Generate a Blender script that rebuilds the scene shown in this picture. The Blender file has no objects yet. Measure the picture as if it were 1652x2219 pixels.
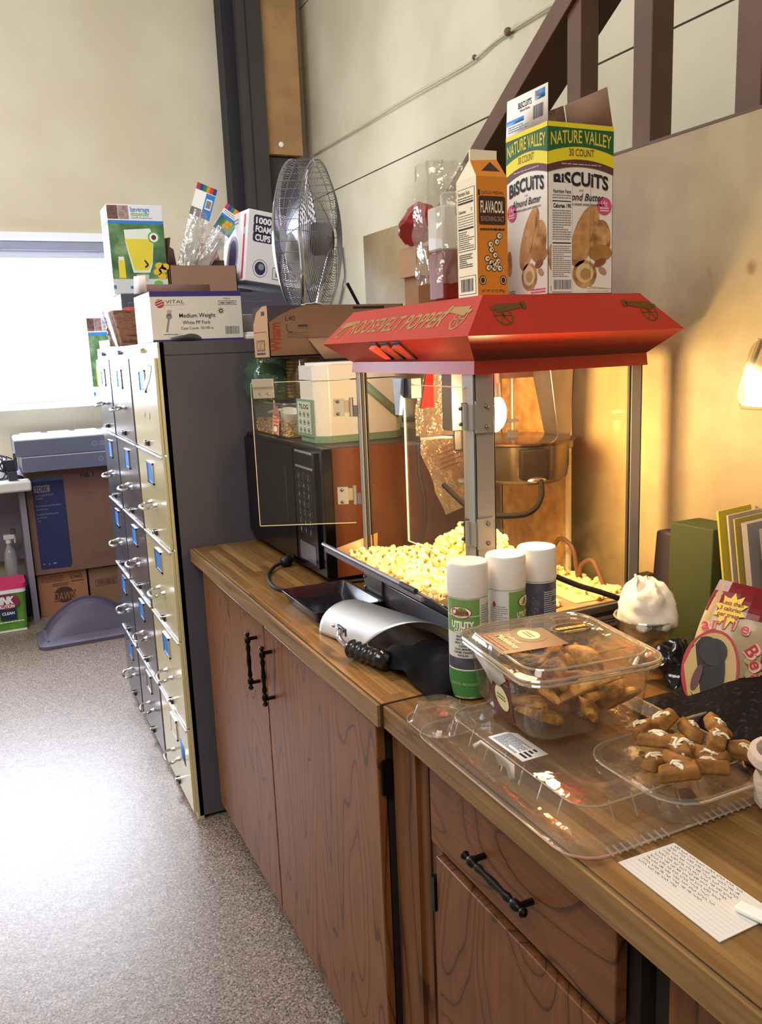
import bpy, math, random
from mathutils import Vector, Matrix, noise
random.seed(7)
PI = math.pi
sc = bpy.context.scene
COL = sc.collection

# ---------------------------------------------------------------- camera
def V(*a): return Vector(a)
cd = bpy.data.cameras.new('camera'); cam = bpy.data.objects.new('camera', cd); COL.objects.link(cam)
R0 = Vector((0.9009830, -0.4320503, -0.0395235)); R1 = Vector((-0.1171025, -0.1544573, -0.9810351)); R2 = Vector((0.4177519, 0.8885243, -0.1897576))
m = Matrix((R0, -R1, -R2)).transposed().to_4x4(); m.translation = (0, 0, 1.5)
cam.matrix_world = m
cd.sensor_fit = 'VERTICAL'; cd.sensor_height = 24; cd.sensor_width = 24 * 1652 / 2219
cd.lens = 24 * 1833.5 / 2219; cd.clip_start = 0.05
sc.camera = cam

# ---------------------------------------------------------------- view + light
sc.view_settings.view_transform = 'Standard'; sc.view_settings.look = 'None'
sc.view_settings.gamma = 1; sc.view_settings.exposure = 0.0
EXP = 0.35
sc.view_settings.exposure = EXP
w = bpy.data.worlds.new('world'); sc.world = w; w.use_nodes = True
w.node_tree.nodes['Background'].inputs[0].default_value = (0.86, 0.88, 1.0, 1)
w.node_tree.nodes['Background'].inputs[1].default_value = 0.17
def area(name, loc, target, size, size_y, power, col):
    l = bpy.data.lights.new(name, 'AREA'); l.shape = 'RECTANGLE'; l.size = size; l.size_y = size_y
    l.energy = power; l.color = col
    o = bpy.data.objects.new(name, l); COL.objects.link(o); o.location = loc
    o.rotation_euler = (Vector(target) - Vector(loc)).to_track_quat('-Z', 'Y').to_euler()
    return o
area('ceiling_light_near', (-1.1, -0.3, 3.6), (0.7, 1.6, 0.8), 1.6, 1.6, 56, (1, 0.90, 0.76))
area('ceiling_light_far', (-0.6, 3.0, 3.9), (0.6, 4.3, 0.9), 1.8, 1.8, 66, (0.98, 0.96, 1.0))
area('window_daylight', (0.1, 5.60, 1.75), (-0.2, 2.0, 0.6), 1.5, 0.85, 72, (0.82, 0.88, 1.0))

# ---------------------------------------------------------------- materials
def lin(c):
    return tuple((x / 12.92 if x <= 0.04045 else ((x + 0.055) / 1.055) ** 2.4) for x in c)
def hx(h):
    h = h.lstrip('#'); return lin(tuple(int(h[i:i + 2], 16) / 255 for i in (0, 2, 4))) + (1,)
def newmat(name):
    mt = bpy.data.materials.new(name); mt.use_nodes = True
    nt = mt.node_tree; return mt, nt, nt.nodes, nt.links, nt.nodes['Principled BSDF']
_mc = {}
def mat(h, rough=0.6, metal=0.0, bump=0.0, bscale=200, var=0.0, vscale=8, spec=None, coat=0, trans=0, emit=None, es=0, name=None, alpha=1, sss=0):
    key = (h, rough, metal, bump, bscale, var, vscale, spec, coat, trans, emit, es, alpha, sss)
    if key in _mc: return _mc[key]
    mt, nt, N, L, b = newmat(name or 'mat_' + h.strip('#'))
    c = hx(h); b.inputs['Base Color'].default_value = c
    b.inputs['Roughness'].default_value = rough; b.inputs['Metallic'].default_value = metal
    if spec is not None: b.inputs['Specular IOR Level'].default_value = spec
    if coat: b.inputs['Coat Weight'].default_value = coat; b.inputs['Coat Roughness'].default_value = 0.08
    if trans: b.inputs['Transmission Weight'].default_value = trans
    if alpha < 1: b.inputs['Alpha'].default_value = alpha
    if sss: b.inputs['Subsurface Weight'].default_value = sss; b.inputs['Subsurface Radius'].default_value = (.01, .008, .004)
    if emit: b.inputs['Emission Color'].default_value = hx(emit); b.inputs['Emission Strength'].default_value = es
    if var or bump:
        tc = N.new('ShaderNodeTexCoord')
    if var:
        n = N.new('ShaderNodeTexNoise'); n.inputs['Scale'].default_value = vscale; n.inputs['Detail'].default_value = 6
        L.new(tc.outputs['Object'], n.inputs['Vector'])
        r = N.new('ShaderNodeValToRGB'); r.color_ramp.elements[0].position = 0.3; r.color_ramp.elements[1].position = 0.7
        r.color_ramp.elements[0].color = tuple(x * (1 - var) for x in c[:3]) + (1,)
        r.color_ramp.elements[1].color = tuple(min(1, x * (1 + var)) for x in c[:3]) + (1,)
        L.new(n.outputs['Fac'], r.inputs['Fac']); L.new(r.outputs['Color'], b.inputs['Base Color'])
    if bump:
        n2 = N.new('ShaderNodeTexNoise'); n2.inputs['Scale'].default_value = bscale; n2.inputs['Detail'].default_value = 4
        L.new(tc.outputs['Object'], n2.inputs['Vector'])
        bp = N.new('ShaderNodeBump'); bp.inputs['Strength'].default_value = bump; bp.inputs['Distance'].default_value = 0.002
        L.new(n2.outputs['Fac'], bp.inputs['Height']); L.new(bp.outputs['Normal'], b.inputs['Normal'])
    _mc[key] = mt; return mt

def film(name, tint='#ffffff', refl=0.08, haze=0.05, rough=0.06, hazecol='#ffffff', bump=0, bscale=40, fres=1.0):
    """thin clear plastic or glass sheet: see-through, with a glossy face and a little haze"""
    mt, nt, N, L, b = newmat(name)
    N.remove(b); out = [n for n in N if n.type == 'OUTPUT_MATERIAL'][0]
    t = N.new('ShaderNodeBsdfTransparent'); t.inputs[0].default_value = hx(tint)
    d = N.new('ShaderNodeBsdfDiffuse'); d.inputs[0].default_value = hx(hazecol)
    g = N.new('ShaderNodeBsdfGlossy'); g.inputs['Roughness'].default_value = rough
    m1 = N.new('ShaderNodeMixShader'); m1.inputs[0].default_value = haze
    m2 = N.new('ShaderNodeMixShader')
    lw = N.new('ShaderNodeLayerWeight'); lw.inputs[0].default_value = 0.5
    pw = N.new('ShaderNodeMath'); pw.operation = 'POWER'; pw.inputs[1].default_value = 3.2
    L.new(lw.outputs['Facing'], pw.inputs[0])
    ma = N.new('ShaderNodeMath'); ma.operation = 'MULTIPLY_ADD'; ma.inputs[1].default_value = fres * 0.6; ma.inputs[2].default_value = refl
    ma.use_clamp = True
    L.new(pw.outputs[0], ma.inputs[0])
    L.new(t.outputs[0], m1.inputs[1]); L.new(d.outputs[0], m1.inputs[2])
    L.new(ma.outputs[0], m2.inputs[0]); L.new(m1.outputs[0], m2.inputs[1]); L.new(g.outputs[0], m2.inputs[2])
    L.new(m2.outputs[0], out.inputs[0])
    if bump:
        tc = N.new('ShaderNodeTexCoord'); n2 = N.new('ShaderNodeTexNoise'); n2.inputs['Scale'].default_value = bscale; n2.inputs['Detail'].default_value = 3
        bp = N.new('ShaderNodeBump'); bp.inputs['Strength'].default_value = bump; bp.inputs['Distance'].default_value = 0.01
        L.new(tc.outputs['Object'], n2.inputs['Vector']); L.new(n2.outputs['Fac'], bp.inputs['Height'])
        L.new(bp.outputs['Normal'], g.inputs['Normal']); L.new(bp.outputs['Normal'], lw.inputs['Normal'])
    return mt

def contour_wood(name, base, light, dark, scale, k=9.0, line=0.10, rough=0.42, fine=(60, 60, 2), dk=0.75):
    """rotary-cut veneer: noise contours drawn out along the grain"""
    mt, nt, N, L, b = newmat(name)
    tc = N.new('ShaderNodeTexCoord'); mp = N.new('ShaderNodeMapping'); mp.inputs['Scale'].default_value = scale
    L.new(tc.outputs['Object'], mp.inputs[0])
    n = N.new('ShaderNodeTexNoise'); n.inputs['Scale'].default_value = 1; n.inputs['Detail'].default_value = 2.2; n.inputs['Roughness'].default_value = 0.42
    n.inputs['Distortion'].default_value = 0.35
    L.new(mp.outputs[0], n.inputs['Vector'])
    a = N.new('ShaderNodeMath'); a.operation = 'MULTIPLY'; a.inputs[1].default_value = k; L.new(n.outputs['Fac'], a.inputs[0])
    fr = N.new('ShaderNodeMath'); fr.operation = 'FRACT'; L.new(a.outputs[0], fr.inputs[0])
    r = N.new('ShaderNodeValToRGB'); e = r.color_ramp.elements
    e[0].position = 0.0; e[0].color = hx(dark); e[1].position = 1.0; e[1].color = hx(base)
    x = e.new(line); x.color = hx(dark)
    x = e.new(min(.9, line * 2.2)); x.color = hx(base); x = e.new(0.65); x.color = hx(light)
    L.new(fr.outputs[0], r.inputs['Fac'])
    mp2 = N.new('ShaderNodeMapping'); mp2.inputs['Scale'].default_value = fine; L.new(tc.outputs['Object'], mp2.inputs[0])
    n2 = N.new('ShaderNodeTexNoise'); n2.inputs['Scale'].default_value = 1; n2.inputs['Detail'].default_value = 5; L.new(mp2.outputs[0], n2.inputs['Vector'])
    r2 = N.new('ShaderNodeValToRGB'); r2.color_ramp.elements[0].position = 0.3; r2.color_ramp.elements[0].color = (dk, dk, dk, 1)
    r2.color_ramp.elements[1].position = 0.62; r2.color_ramp.elements[1].color = (1, 1, 1, 1)
    L.new(n2.outputs['Fac'], r2.inputs['Fac'])
    mx = N.new('ShaderNodeMix'); mx.data_type = 'RGBA'; mx.blend_type = 'MULTIPLY'; mx.inputs[0].default_value = 1
    L.new(r.outputs[0], mx.inputs[6]); L.new(r2.outputs[0], mx.inputs[7]); L.new(mx.outputs[2], b.inputs['Base Color'])
    b.inputs['Roughness'].default_value = rough
    return mt

def plank_wood(name, cols, width, rough=0.4, axis='x', grain=(90, 3, 90), seam='#3a2412'):
    """laminate printed as narrow strips running along one axis"""
    mt, nt, N, L, b = newmat(name)
    tc = N.new('ShaderNodeTexCoord'); sp = N.new('ShaderNodeSeparateXYZ'); L.new(tc.outputs['Object'], sp.inputs[0])
    q = N.new('ShaderNodeMath'); q.operation = 'DIVIDE'; q.inputs[1].default_value = width; L.new(sp.outputs[axis.upper()], q.inputs[0])
    fl = N.new('ShaderNodeMath'); fl.operation = 'FLOOR'; L.new(q.outputs[0], fl.inputs[0])
    # stagger boards along their length
    oth = 'Y' if axis == 'x' else 'X'
    m2 = N.new('ShaderNodeMath'); m2.operation = 'MULTIPLY_ADD'; m2.inputs[1].default_value = 0.37; L.new(fl.outputs[0], m2.inputs[0]); L.new(sp.outputs[oth], m2.inputs[2])
    m3 = N.new('ShaderNodeMath'); m3.operation = 'DIVIDE'; m3.inputs[1].default_value = 0.42; L.new(m2.outputs[0], m3.inputs[0])
    f3 = N.new('ShaderNodeMath'); f3.operation = 'FLOOR'; L.new(m3.outputs[0], f3.inputs[0])
    cb = N.new('ShaderNodeCombineXYZ'); L.new(fl.outputs[0], cb.inputs[0]); L.new(f3.outputs[0], cb.inputs[1])
    wn = N.new('ShaderNodeTexWhiteNoise'); wn.noise_dimensions = '3D'; L.new(cb.outputs[0], wn.inputs['Vector'])
    r = N.new('ShaderNodeValToRGB'); r.color_ramp.elements[0].color = hx(cols[0]); r.color_ramp.elements[1].color = hx(cols[-1])
    for i, c in enumerate(cols[1:-1]):
        x = r.color_ramp.elements.new((i + 1) / (len(cols) - 1)); x.color = hx(c)
    L.new(wn.outputs['Value'], r.inputs['Fac'])
    mp = N.new('ShaderNodeMapping'); mp.inputs['Scale'].default_value = grain; L.new(tc.outputs['Object'], mp.inputs[0])
    n2 = N.new('ShaderNodeTexNoise'); n2.inputs['Scale'].default_value = 1; n2.inputs['Detail'].default_value = 5; n2.inputs['Distortion'].default_value = 0.4; L.new(mp.outputs[0], n2.inputs['Vector'])
    r2 = N.new('ShaderNodeValToRGB'); r2.color_ramp.elements[0].position = 0.3; r2.color_ramp.elements[0].color = (.62, .58, .5, 1)
    r2.color_ramp.elements[1].position = 0.66; r2.color_ramp.elements[1].color = (1.0, 1.0, 1.0, 1); L.new(n2.outputs['Fac'], r2.inputs['Fac'])
    mx = N.new('ShaderNodeMix'); mx.data_type = 'RGBA'; mx.blend_type = 'MULTIPLY'; mx.inputs[0].default_value = 1
    L.new(r.outputs[0], mx.inputs[6]); L.new(r2.outputs[0], mx.inputs[7])
    L.new(mx.outputs[2], b.inputs['Base Color'])
    b.inputs['Roughness'].default_value = rough
    return mt

def blotch(name, c1, c2, c3, scale, rough=0.7, bump=0.1, bscale=300, pos=(0.35, 0.5, 0.65), detail=6):
    mt, nt, N, L, b = newmat(name)
    tc = N.new('ShaderNodeTexCoord'); n = N.new('ShaderNodeTexNoise'); n.inputs['Scale'].default_value = scale; n.inputs['Detail'].default_value = detail
    L.new(tc.outputs['Object'], n.inputs['Vector']); r = N.new('ShaderNodeValToRGB'); e = r.color_ramp.elements
    e[0].position = pos[0]; e[0].color = hx(c1); e[1].position = pos[2]; e[1].color = hx(c3); x = e.new(pos[1]); x.color = hx(c2)
    L.new(n.outputs['Fac'], r.inputs['Fac']); L.new(r.outputs[0], b.inputs['Base Color']); b.inputs['Roughness'].default_value = rough
    if bump:
        n2 = N.new('ShaderNodeTexNoise'); n2.inputs['Scale'].default_value = bscale; L.new(tc.outputs['Object'], n2.inputs['Vector'])
        bp = N.new('ShaderNodeBump'); bp.inputs['Strength'].default_value = bump; bp.inputs['Distance'].default_value = 0.002
        L.new(n2.outputs['Fac'], bp.inputs['Height']); L.new(bp.outputs['Normal'], b.inputs['Normal'])
    return mt

# ---------------------------------------------------------------- mesh builder
_tc = {}
def text_geo(s, bold=0.0, shear=0.0):
    k = (s, bold, shear)
    if k in _tc: return _tc[k]
    cu = bpy.data.curves.new('t', 'FONT'); cu.body = s; cu.resolution_u = 3; cu.offset = bold; cu.shear = shear
    o = bpy.data.objects.new('t', cu); COL.objects.link(o)
    bpy.context.view_layer.update()
    me = bpy.data.meshes.new_from_object(o.evaluated_get(bpy.context.evaluated_depsgraph_get()))
    vs = [v.co.copy() for v in me.vertices]; fs = [tuple(p.vertices) for p in me.polygons]
    if not vs: vs = [Vector((0, 0, 0))]
    x0 = min(v.x for v in vs); x1 = max(v.x for v in vs); y0 = min(v.y for v in vs); y1 = max(v.y for v in vs)
    bpy.data.objects.remove(o); bpy.data.meshes.remove(me); bpy.data.curves.remove(cu)
    _tc[k] = (vs, fs, x0, x1, y0, y1); return _tc[k]

class Face:
    """a flat print surface: origin at its lower left, x to the right, y up"""
    def __init__(s, o, x, y, curve=None):
        s.o = Vector(o); s.x = Vector(x).normalized(); s.y = Vector(y).normalized(); s.n = s.x.cross(s.y); s.curve = curve
    def p(s, u, v, l=1):
        if s.curve: return s.curve(u, v, l * 0.0003)
        return s.o + s.x * u + s.y * v + s.n * (l * 0.0003)

class MB:
    def __init__(s): s.v = []; s.f = []; s.mi = []; s.sm = []; s.mats = []
    def add(s, vs, fs, mt, smooth=False, M=None):
        if mt not in s.mats: s.mats.append(mt)
        i = s.mats.index(mt); b = len(s.v)
        s.v += [tuple(M @ Vector(v)) if M else tuple(v) for v in vs]
        for f in fs: s.f.append(tuple(b + j for j in f)); s.mi.append(i); s.sm.append(smooth)
        return s
    def box(s, a, b, mt, M=None):
        (x0, y0, z0), (x1, y1, z1) = a, b
        x0, x1 = min(x0, x1), max(x0, x1); y0, y1 = min(y0, y1), max(y0, y1); z0, z1 = min(z0, z1), max(z0, z1)
        vs = [(x0, y0, z0), (x1, y0, z0), (x1, y1, z0), (x0, y1, z0), (x0, y0, z1), (x1, y0, z1), (x1, y1, z1), (x0, y1, z1)]
        return s.add(vs, [(0, 3, 2, 1), (4, 5, 6, 7), (0, 1, 5, 4), (1, 2, 6, 5), (2, 3, 7, 6), (3, 0, 4, 7)], mt, False, M)
    def hexa(s, bot, top, mt, M=None):
        n = len(bot); vs = list(bot) + list(top)
        fs = [tuple(reversed(range(n))), tuple(range(n, 2 * n))] + [(i, (i + 1) % n, n + (i + 1) % n, n + i) for i in range(n)]
        return s.add(vs, fs, mt, False, M)
    def prism(s, poly, z0, z1, mt, M=None, smooth=False):
        n = len(poly); vs = [(x, y, z0) for x, y in poly] + [(x, y, z1) for x, y in poly]
        s.add(vs, [tuple(reversed(range(n))), tuple(range(n, 2 * n))], mt, False, M)
        return s.add(vs, [(i, (i + 1) % n, n + (i + 1) % n, n + i) for i in range(n)], mt, smooth, M)
    def loft(s, rings, mt, M=None, smooth=True, caps=(True, True), closed=True):
        n = len(rings[0]); vs = [p for r in rings for p in r]; fs = []
        for k in range(len(rings) - 1):
            for i in range(n if closed else n - 1):
                j = (i + 1) % n; fs.append((k * n + i, k * n + j, (k + 1) * n + j, (k + 1) * n + i))
        s.add(vs, fs, mt, smooth, M)
        if caps[0]: s.add(rings[0], [tuple(reversed(range(n)))], mt, False, M)
        if caps[1]: s.add(rings[-1], [tuple(range(n))], mt, False, M)
        return s
    def lathe(s, prof, mt, M=None, n=28, smooth=True, caps=(True, True)):
        rings = [[(r * math.cos(2 * PI * i / n), r * math.sin(2 * PI * i / n), z) for i in range(n)] for r, z in prof]
        return s.loft(rings, mt, M, smooth, caps)
    def tube(s, pts, r, mt, M=None, n=8, closed=False, caps=True):
        P = [Vector(p) for p in pts]; rings = []; N = len(P); up = None
        for k, p in enumerate(P):
            a = P[(k - 1) % N] if (closed or k > 0) else p; b = P[(k + 1) % N] if (closed or k < N - 1) else p
            t = (b - a).normalized() if (b - a).length > 1e-9 else Vector((0, 0, 1))
            if up is None: up = Vector((0, 0, 1)) if abs(t.z) < 0.9 else Vector((1, 0, 0))
            x = up.cross(t);
            if x.length < 1e-6: x = Vector((1, 0, 0)).cross(t)
            x.normalize(); y = t.cross(x); up = y
            rr = r[k] if isinstance(r, (list, tuple)) else r
            rings.append([tuple(p + x * (math.cos(2 * PI * i / n) * rr) + y * (math.sin(2 * PI * i / n) * rr)) for i in range(n)])
        if closed: rings.append(rings[0])
        return s.loft(rings, mt, M, True, (caps and not closed, caps and not closed))
    def ball(s, c, r, mt, M=None, n=12, m=8, sq=(1, 1, 1), jit=0, seed=0):
        rr = random.Random(seed); vs = []; fs = []
        for j in range(1, m):
            for i in range(n):
                th = PI * j / m; ph = 2 * PI * i / n; k = 1 + rr.uniform(-jit, jit)
                vs.append((c[0] + r * sq[0] * k * math.sin(th) * math.cos(ph), c[1] + r * sq[1] * k * math.sin(th) * math.sin(ph), c[2] + r * sq[2] * k * math.cos(th)))
        vs += [(c[0], c[1], c[2] + r * sq[2]), (c[0], c[1], c[2] - r * sq[2])]; T = len(vs) - 2
        for j in range(m - 2):
            for i in range(n):
                a = j * n + i; b = j * n + (i + 1) % n; fs.append((a, a + n, b + n, b))
        for i in range(n): fs.append((T, i, (i + 1) % n)); fs.append((T + 1, (m - 2) * n + (i + 1) % n, (m - 2) * n + i))
        return s.add(vs, fs, mt, True, M)
    def grid(s, fn, nu, nv, mt, M=None, smooth=True, th=0):
        vs = [fn(i / nu, j / nv) for j in range(nv + 1) for i in range(nu + 1)]
        fs = [(j * (nu + 1) + i, j * (nu + 1) + i + 1, (j + 1) * (nu + 1) + i + 1, (j + 1) * (nu + 1) + i) for j in range(nv) for i in range(nu)]
        return s.add(vs, fs, mt, smooth, M)
    # print on a Face
    def rect(s, F, u0, v0, u1, v1, mt, l=1, nu=1):
        vs = []; fs = []
        for i in range(nu + 1):
            u = u0 + (u1 - u0) * i / nu; vs += [F.p(u, v0, l), F.p(u, v1, l)]
        for i in range(nu): fs.append((2 * i, 2 * i + 2, 2 * i + 3, 2 * i + 1))
        return s.add(vs, fs, mt)
    def poly(s, F, pts, mt, l=1):
        return s.add([F.p(u, v, l) for u, v in pts], [tuple(range(len(pts)))], mt)
    def ell(s, F, cu, cv, ru, rv, mt, l=1, n=24, rot=0, a0=0, a1=2 * PI):
        pts = []
        for i in range(n):
            a = a0 + (a1 - a0) * i / n; x = ru * math.cos(a); y = rv * math.sin(a)
            pts.append((cu + x * math.cos(rot) - y * math.sin(rot), cv + x * math.sin(rot) + y * math.cos(rot)))
        return s.poly(F, pts, mt, l)
    def ring(s, F, cu, cv, ru, rv, t, mt, l=1, n=28, a0=0, a1=2 * PI):
        vs = []; fs = []
        for i in range(n + 1):
            a = a0 + (a1 - a0) * i / n
            vs += [F.p(cu + ru * math.cos(a), cv + rv * math.sin(a), l), F.p(cu + (ru - t) * math.cos(a), cv + (rv - t) * math.sin(a), l)]
        for i in range(n): fs.append((2 * i, 2 * i + 2, 2 * i + 3, 2 * i + 1))
        return s.add(vs, fs, mt)
    def line(s, F, pts, t, mt, l=1):
        for (a, b), (c, d) in zip(pts[:-1], pts[1:]):
            L = math.hypot(c - a, d - b) or 1e-6; nx = -(d - b) / L * t / 2; ny = (c - a) / L * t / 2
            s.poly(F, [(a + nx, b + ny), (a - nx, b - ny), (c - nx, d - ny), (c + nx, d + ny)], mt, l)
        return s
    def txt(s, F, st, u, v, h, mt, w=None, l=2, bold=0.0, align='l', shear=0, arc=None, rot=0):
        vs, fs, x0, x1, y0, y1 = text_geo(st, bold, shear)
        sy = h / 0.70; sx = sy if w is None else w / (x1 - x0); W = (x1 - x0) * sx
        off = 0 if align == 'l' else (-W / 2 if align == 'c' else -W)
        out = []
        for p in vs:
            a = (p.x - x0) * sx + off; b = p.y * sy
            if rot: a, b = a * math.cos(rot) - b * math.sin(rot), a * math.sin(rot) + b * math.cos(rot)
            if arc: b += arc * (1 - ((a) / (W / 2)) ** 2) if align == 'c' else 0
            out.append(F.p(u + a, v + b, l))
        return s.add(out, fs, mt)
    def lines(s, F, u0, v0, u1, v1, n, mt, l=2, seed=1, fill=0.5):
        """small print too fine to read"""
        rr = random.Random(seed); dv = (v1 - v0) / n
        for i in range(n):
            v = v0 + dv * (i + .25); u = u0; end = u1 if rr.random() < .7 else u0 + (u1 - u0) * rr.uniform(.5, .95)
            while u < end:
                wl = (u1 - u0) * rr.uniform(.06, .18); s.rect(F, u, v, min(end, u + wl), v + dv * fill, mt, l); u += wl + (u1 - u0) * .02
        return s
    def barcode(s, F, u0, v0, u1, v1, mt, l=2, seed=3, bg=None):
        if bg: s.rect(F, u0 - (u1 - u0) * .08, v0 - (v1 - v0) * .15, u1 + (u1 - u0) * .08, v1 + (v1 - v0) * .08, bg, l - 1)
        rr = random.Random(seed); u = u0; W = u1 - u0
        while u < u1:
            a = W * rr.choice((.012, .02, .03)); s.rect(F, u, v0, min(u1, u + a), v1, mt, l); u += a + W * rr.choice((.012, .02, .028))
        return s
    def build(s, name, parent=None, world=None, bevel=0, seg=2, sub=0, solid=0, loc=None, rot=None):
        me = bpy.data.meshes.new(name)
        vs = s.v
        if world is not None:
            Mi = None
            inv = RM[world.name].inverted(); vs = [tuple(inv @ Vector(v)) for v in vs]
        me.from_pydata(vs, [], s.f)
        for mt in s.mats: me.materials.append(mt)
        me.polygons.foreach_set('material_index', s.mi); me.polygons.foreach_set('use_smooth', s.sm); me.update()
        me.set_sharp_from_angle(angle=0.7)
        o = bpy.data.objects.new(name, me); COL.objects.link(o)
        if parent: o.parent = parent
        if loc: o.location = loc
        if rot: o.rotation_euler = rot
        if solid:
            md = o.modifiers.new('solid', 'SOLIDIFY'); md.thickness = solid
        if bevel:
            md = o.modifiers.new('bevel', 'BEVEL'); md.width = bevel; md.segments = seg; md.limit_method = 'ANGLE'; md.angle_limit = 0.6
            md.harden_normals = False
        if sub:
            md = o.modifiers.new('sub', 'SUBSURF'); md.levels = sub; md.render_levels = sub
        return o
RM = {}
def tag(o, label=None, cat=None, group=None, kind=None):
    if label: o['label'] = label
    if cat: o['category'] = cat
    if group: o['group'] = group
    if kind: o['kind'] = kind
    return o
def thing(name, label, cat, loc=(0, 0, 0), rz=0, group=None, kind=None):
    o = bpy.data.objects.new(name, None); COL.objects.link(o); o.empty_display_size = 0.05
    o.location = loc; o.rotation_euler = (0, 0, rz)
    RM[o.name] = Matrix.LocRotScale(Vector(loc), Matrix.Rotation(rz, 3, 'Z'), None)
    return tag(o, label, cat, group, kind)
def single(mb, name, label, cat, loc=(0, 0, 0), group=None, kind=None, **k):
    """a thing that is one mesh, given in world coordinates, origin moved to loc"""
    mb.v = [(a - loc[0], b - loc[1], c - loc[2]) for a, b, c in mb.v]
    return tag(mb.build(name, loc=loc, **k), label, cat, group, kind)
def struct(mb, name, **k):
    o = mb.build(name, **k); o['kind'] = 'structure'; return o
def TM(loc=(0, 0, 0), rx=0, ry=0, rz=0):
    from mathutils import Euler
    return Matrix.Translation(loc) @ Euler((rx, ry, rz)).to_matrix().to_4x4()
def ZTO(p, d):
    """local z points along d from p"""
    return Matrix.Translation(p) @ Vector(d).to_track_quat('Z', 'Y').to_matrix().to_4x4()
def rrect(x0, y0, x1, y1, r, n=5):
    pts = []
    for cx, cy, a in ((x1 - r, y1 - r, 0), (x0 + r, y1 - r, PI / 2), (x0 + r, y0 + r, PI), (x1 - r, y0 + r, 1.5 * PI)):
        for i in range(n + 1): t = a + PI / 2 * i / n; pts.append((cx + r * math.cos(t), cy + r * math.sin(t)))
    return pts
def spline(pts, n=8):
    P = [Vector(p) for p in pts]; P = [P[0]] + P + [P[-1]]; out = []
    for i in range(1, len(P) - 2):
        for k in range(n):
            t = k / n; a, b, c, d = P[i - 1:i + 3]
            out.append(0.5 * ((2 * b) + (c - a) * t + (2 * a - 5 * b + 4 * c - d) * t * t + (3 * b - a - 3 * c + d) * t ** 3))
    out.append(P[-2]); return out
def nz(p, s=1, seed=0): return noise.noise(Vector(p) * s + Vector((seed * 7.3, seed * 3.1, seed)))
BLK = mat('#15131a', 0.5); WHT = mat('#f2f1ec', 0.5); INK = mat('#1d1b22', 0.7)
STEEL = mat('#b9b9bd', 0.28, 1.0); CHROME = mat('#d8d8dc', 0.15, 1.0); ALU = mat('#b4b2ae', 0.38, 0.85)
CARD = mat('#9a7358', 0.85, var=0.10, vscale=12, bump=0.15); CARDL = mat('#b48a68', 0.85, var=0.08, vscale=12)
# ================================================================ the room
def speckle_floor():
    mt, nt, N, L, b = newmat('speckled_floor')
    tc = N.new('ShaderNodeTexCoord')
    n = N.new('ShaderNodeTexNoise'); n.inputs['Scale'].default_value = 210; n.inputs['Detail'].default_value = 6; L.new(tc.outputs['Object'], n.inputs['Vector'])
    r = N.new('ShaderNodeValToRGB'); e = r.color_ramp.elements
    e[0].position = 0.36; e[0].color = hx('#463a34'); e[1].position = 0.70; e[1].color = hx('#b3a190')
    for p, c in ((0.42, '#6f5f53'), (0.50, '#7f6f62'), (0.6, '#8c7c6e')): x = e.new(p); x.color = hx(c)
    vc = N.new('ShaderNodeTexVoronoi'); vc.inputs['Scale'].default_value = 230; L.new(tc.outputs['Object'], vc.inputs['Vector'])
    sv = N.new('ShaderNodeSeparateXYZ'); L.new(vc.outputs['Color'], sv.inputs[0])
    mm = N.new('ShaderNodeMath'); mm.operation = 'MULTIPLY_ADD'; mm.inputs[1].default_value = .30; L.new(sv.outputs[0], mm.inputs[0])
    m4 = N.new('ShaderNodeMath'); m4.operation = 'MULTIPLY'; m4.inputs[1].default_value = .72; L.new(n.outputs['Fac'], m4.inputs[0]); L.new(m4.outputs[0], mm.inputs[2])
    L.new(mm.outputs[0], r.inputs['Fac'])
    v = N.new('ShaderNodeTexVoronoi'); v.inputs['Scale'].default_value = 140; L.new(tc.outputs['Object'], v.inputs['Vector'])
    r2 = N.new('ShaderNodeValToRGB'); r2.color_ramp.elements[0].position = 0.03; r2.color_ramp.elements[0].color = (.55, .5, .5, 1)
    r2.color_ramp.elements[1].position = 0.22; r2.color_ramp.elements[1].color = (1, 1, 1, 1); L.new(v.outputs['Distance'], r2.inputs['Fac'])
    mx = N.new('ShaderNodeMix'); mx.data_type = 'RGBA'; mx.blend_type = 'MULTIPLY'; mx.inputs[0].default_value = 0.8
    L.new(r.outputs[0], mx.inputs[6]); L.new(r2.outputs[0], mx.inputs[7]); L.new(mx.outputs[2], b.inputs['Base Color'])
    b.inputs['Roughness'].default_value = 0.38
    n3 = N.new('ShaderNodeTexNoise'); n3.inputs['Scale'].default_value = 18; n3.inputs['Detail'].default_value = 5; L.new(tc.outputs['Object'], n3.inputs['Vector'])
    bp = N.new('ShaderNodeBump'); bp.inputs['Strength'].default_value = 0.25; bp.inputs['Distance'].default_value = 0.004
    L.new(n3.outputs['Fac'], bp.inputs['Height']); L.new(bp.outputs['Normal'], b.inputs['Normal'])
    return mt
M_FLOOR = speckle_floor()
M_WALL = blotch('cream_wall', '#cdc2a4', '#d3c9ad', '#d9cfb6', 1.6, 0.8, 0.15, 160)
M_SIDING = blotch('painted_siding', '#bdb496', '#c5bca0', '#ccc3a8', 2.2, 0.75, 0.15, 150)
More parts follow.
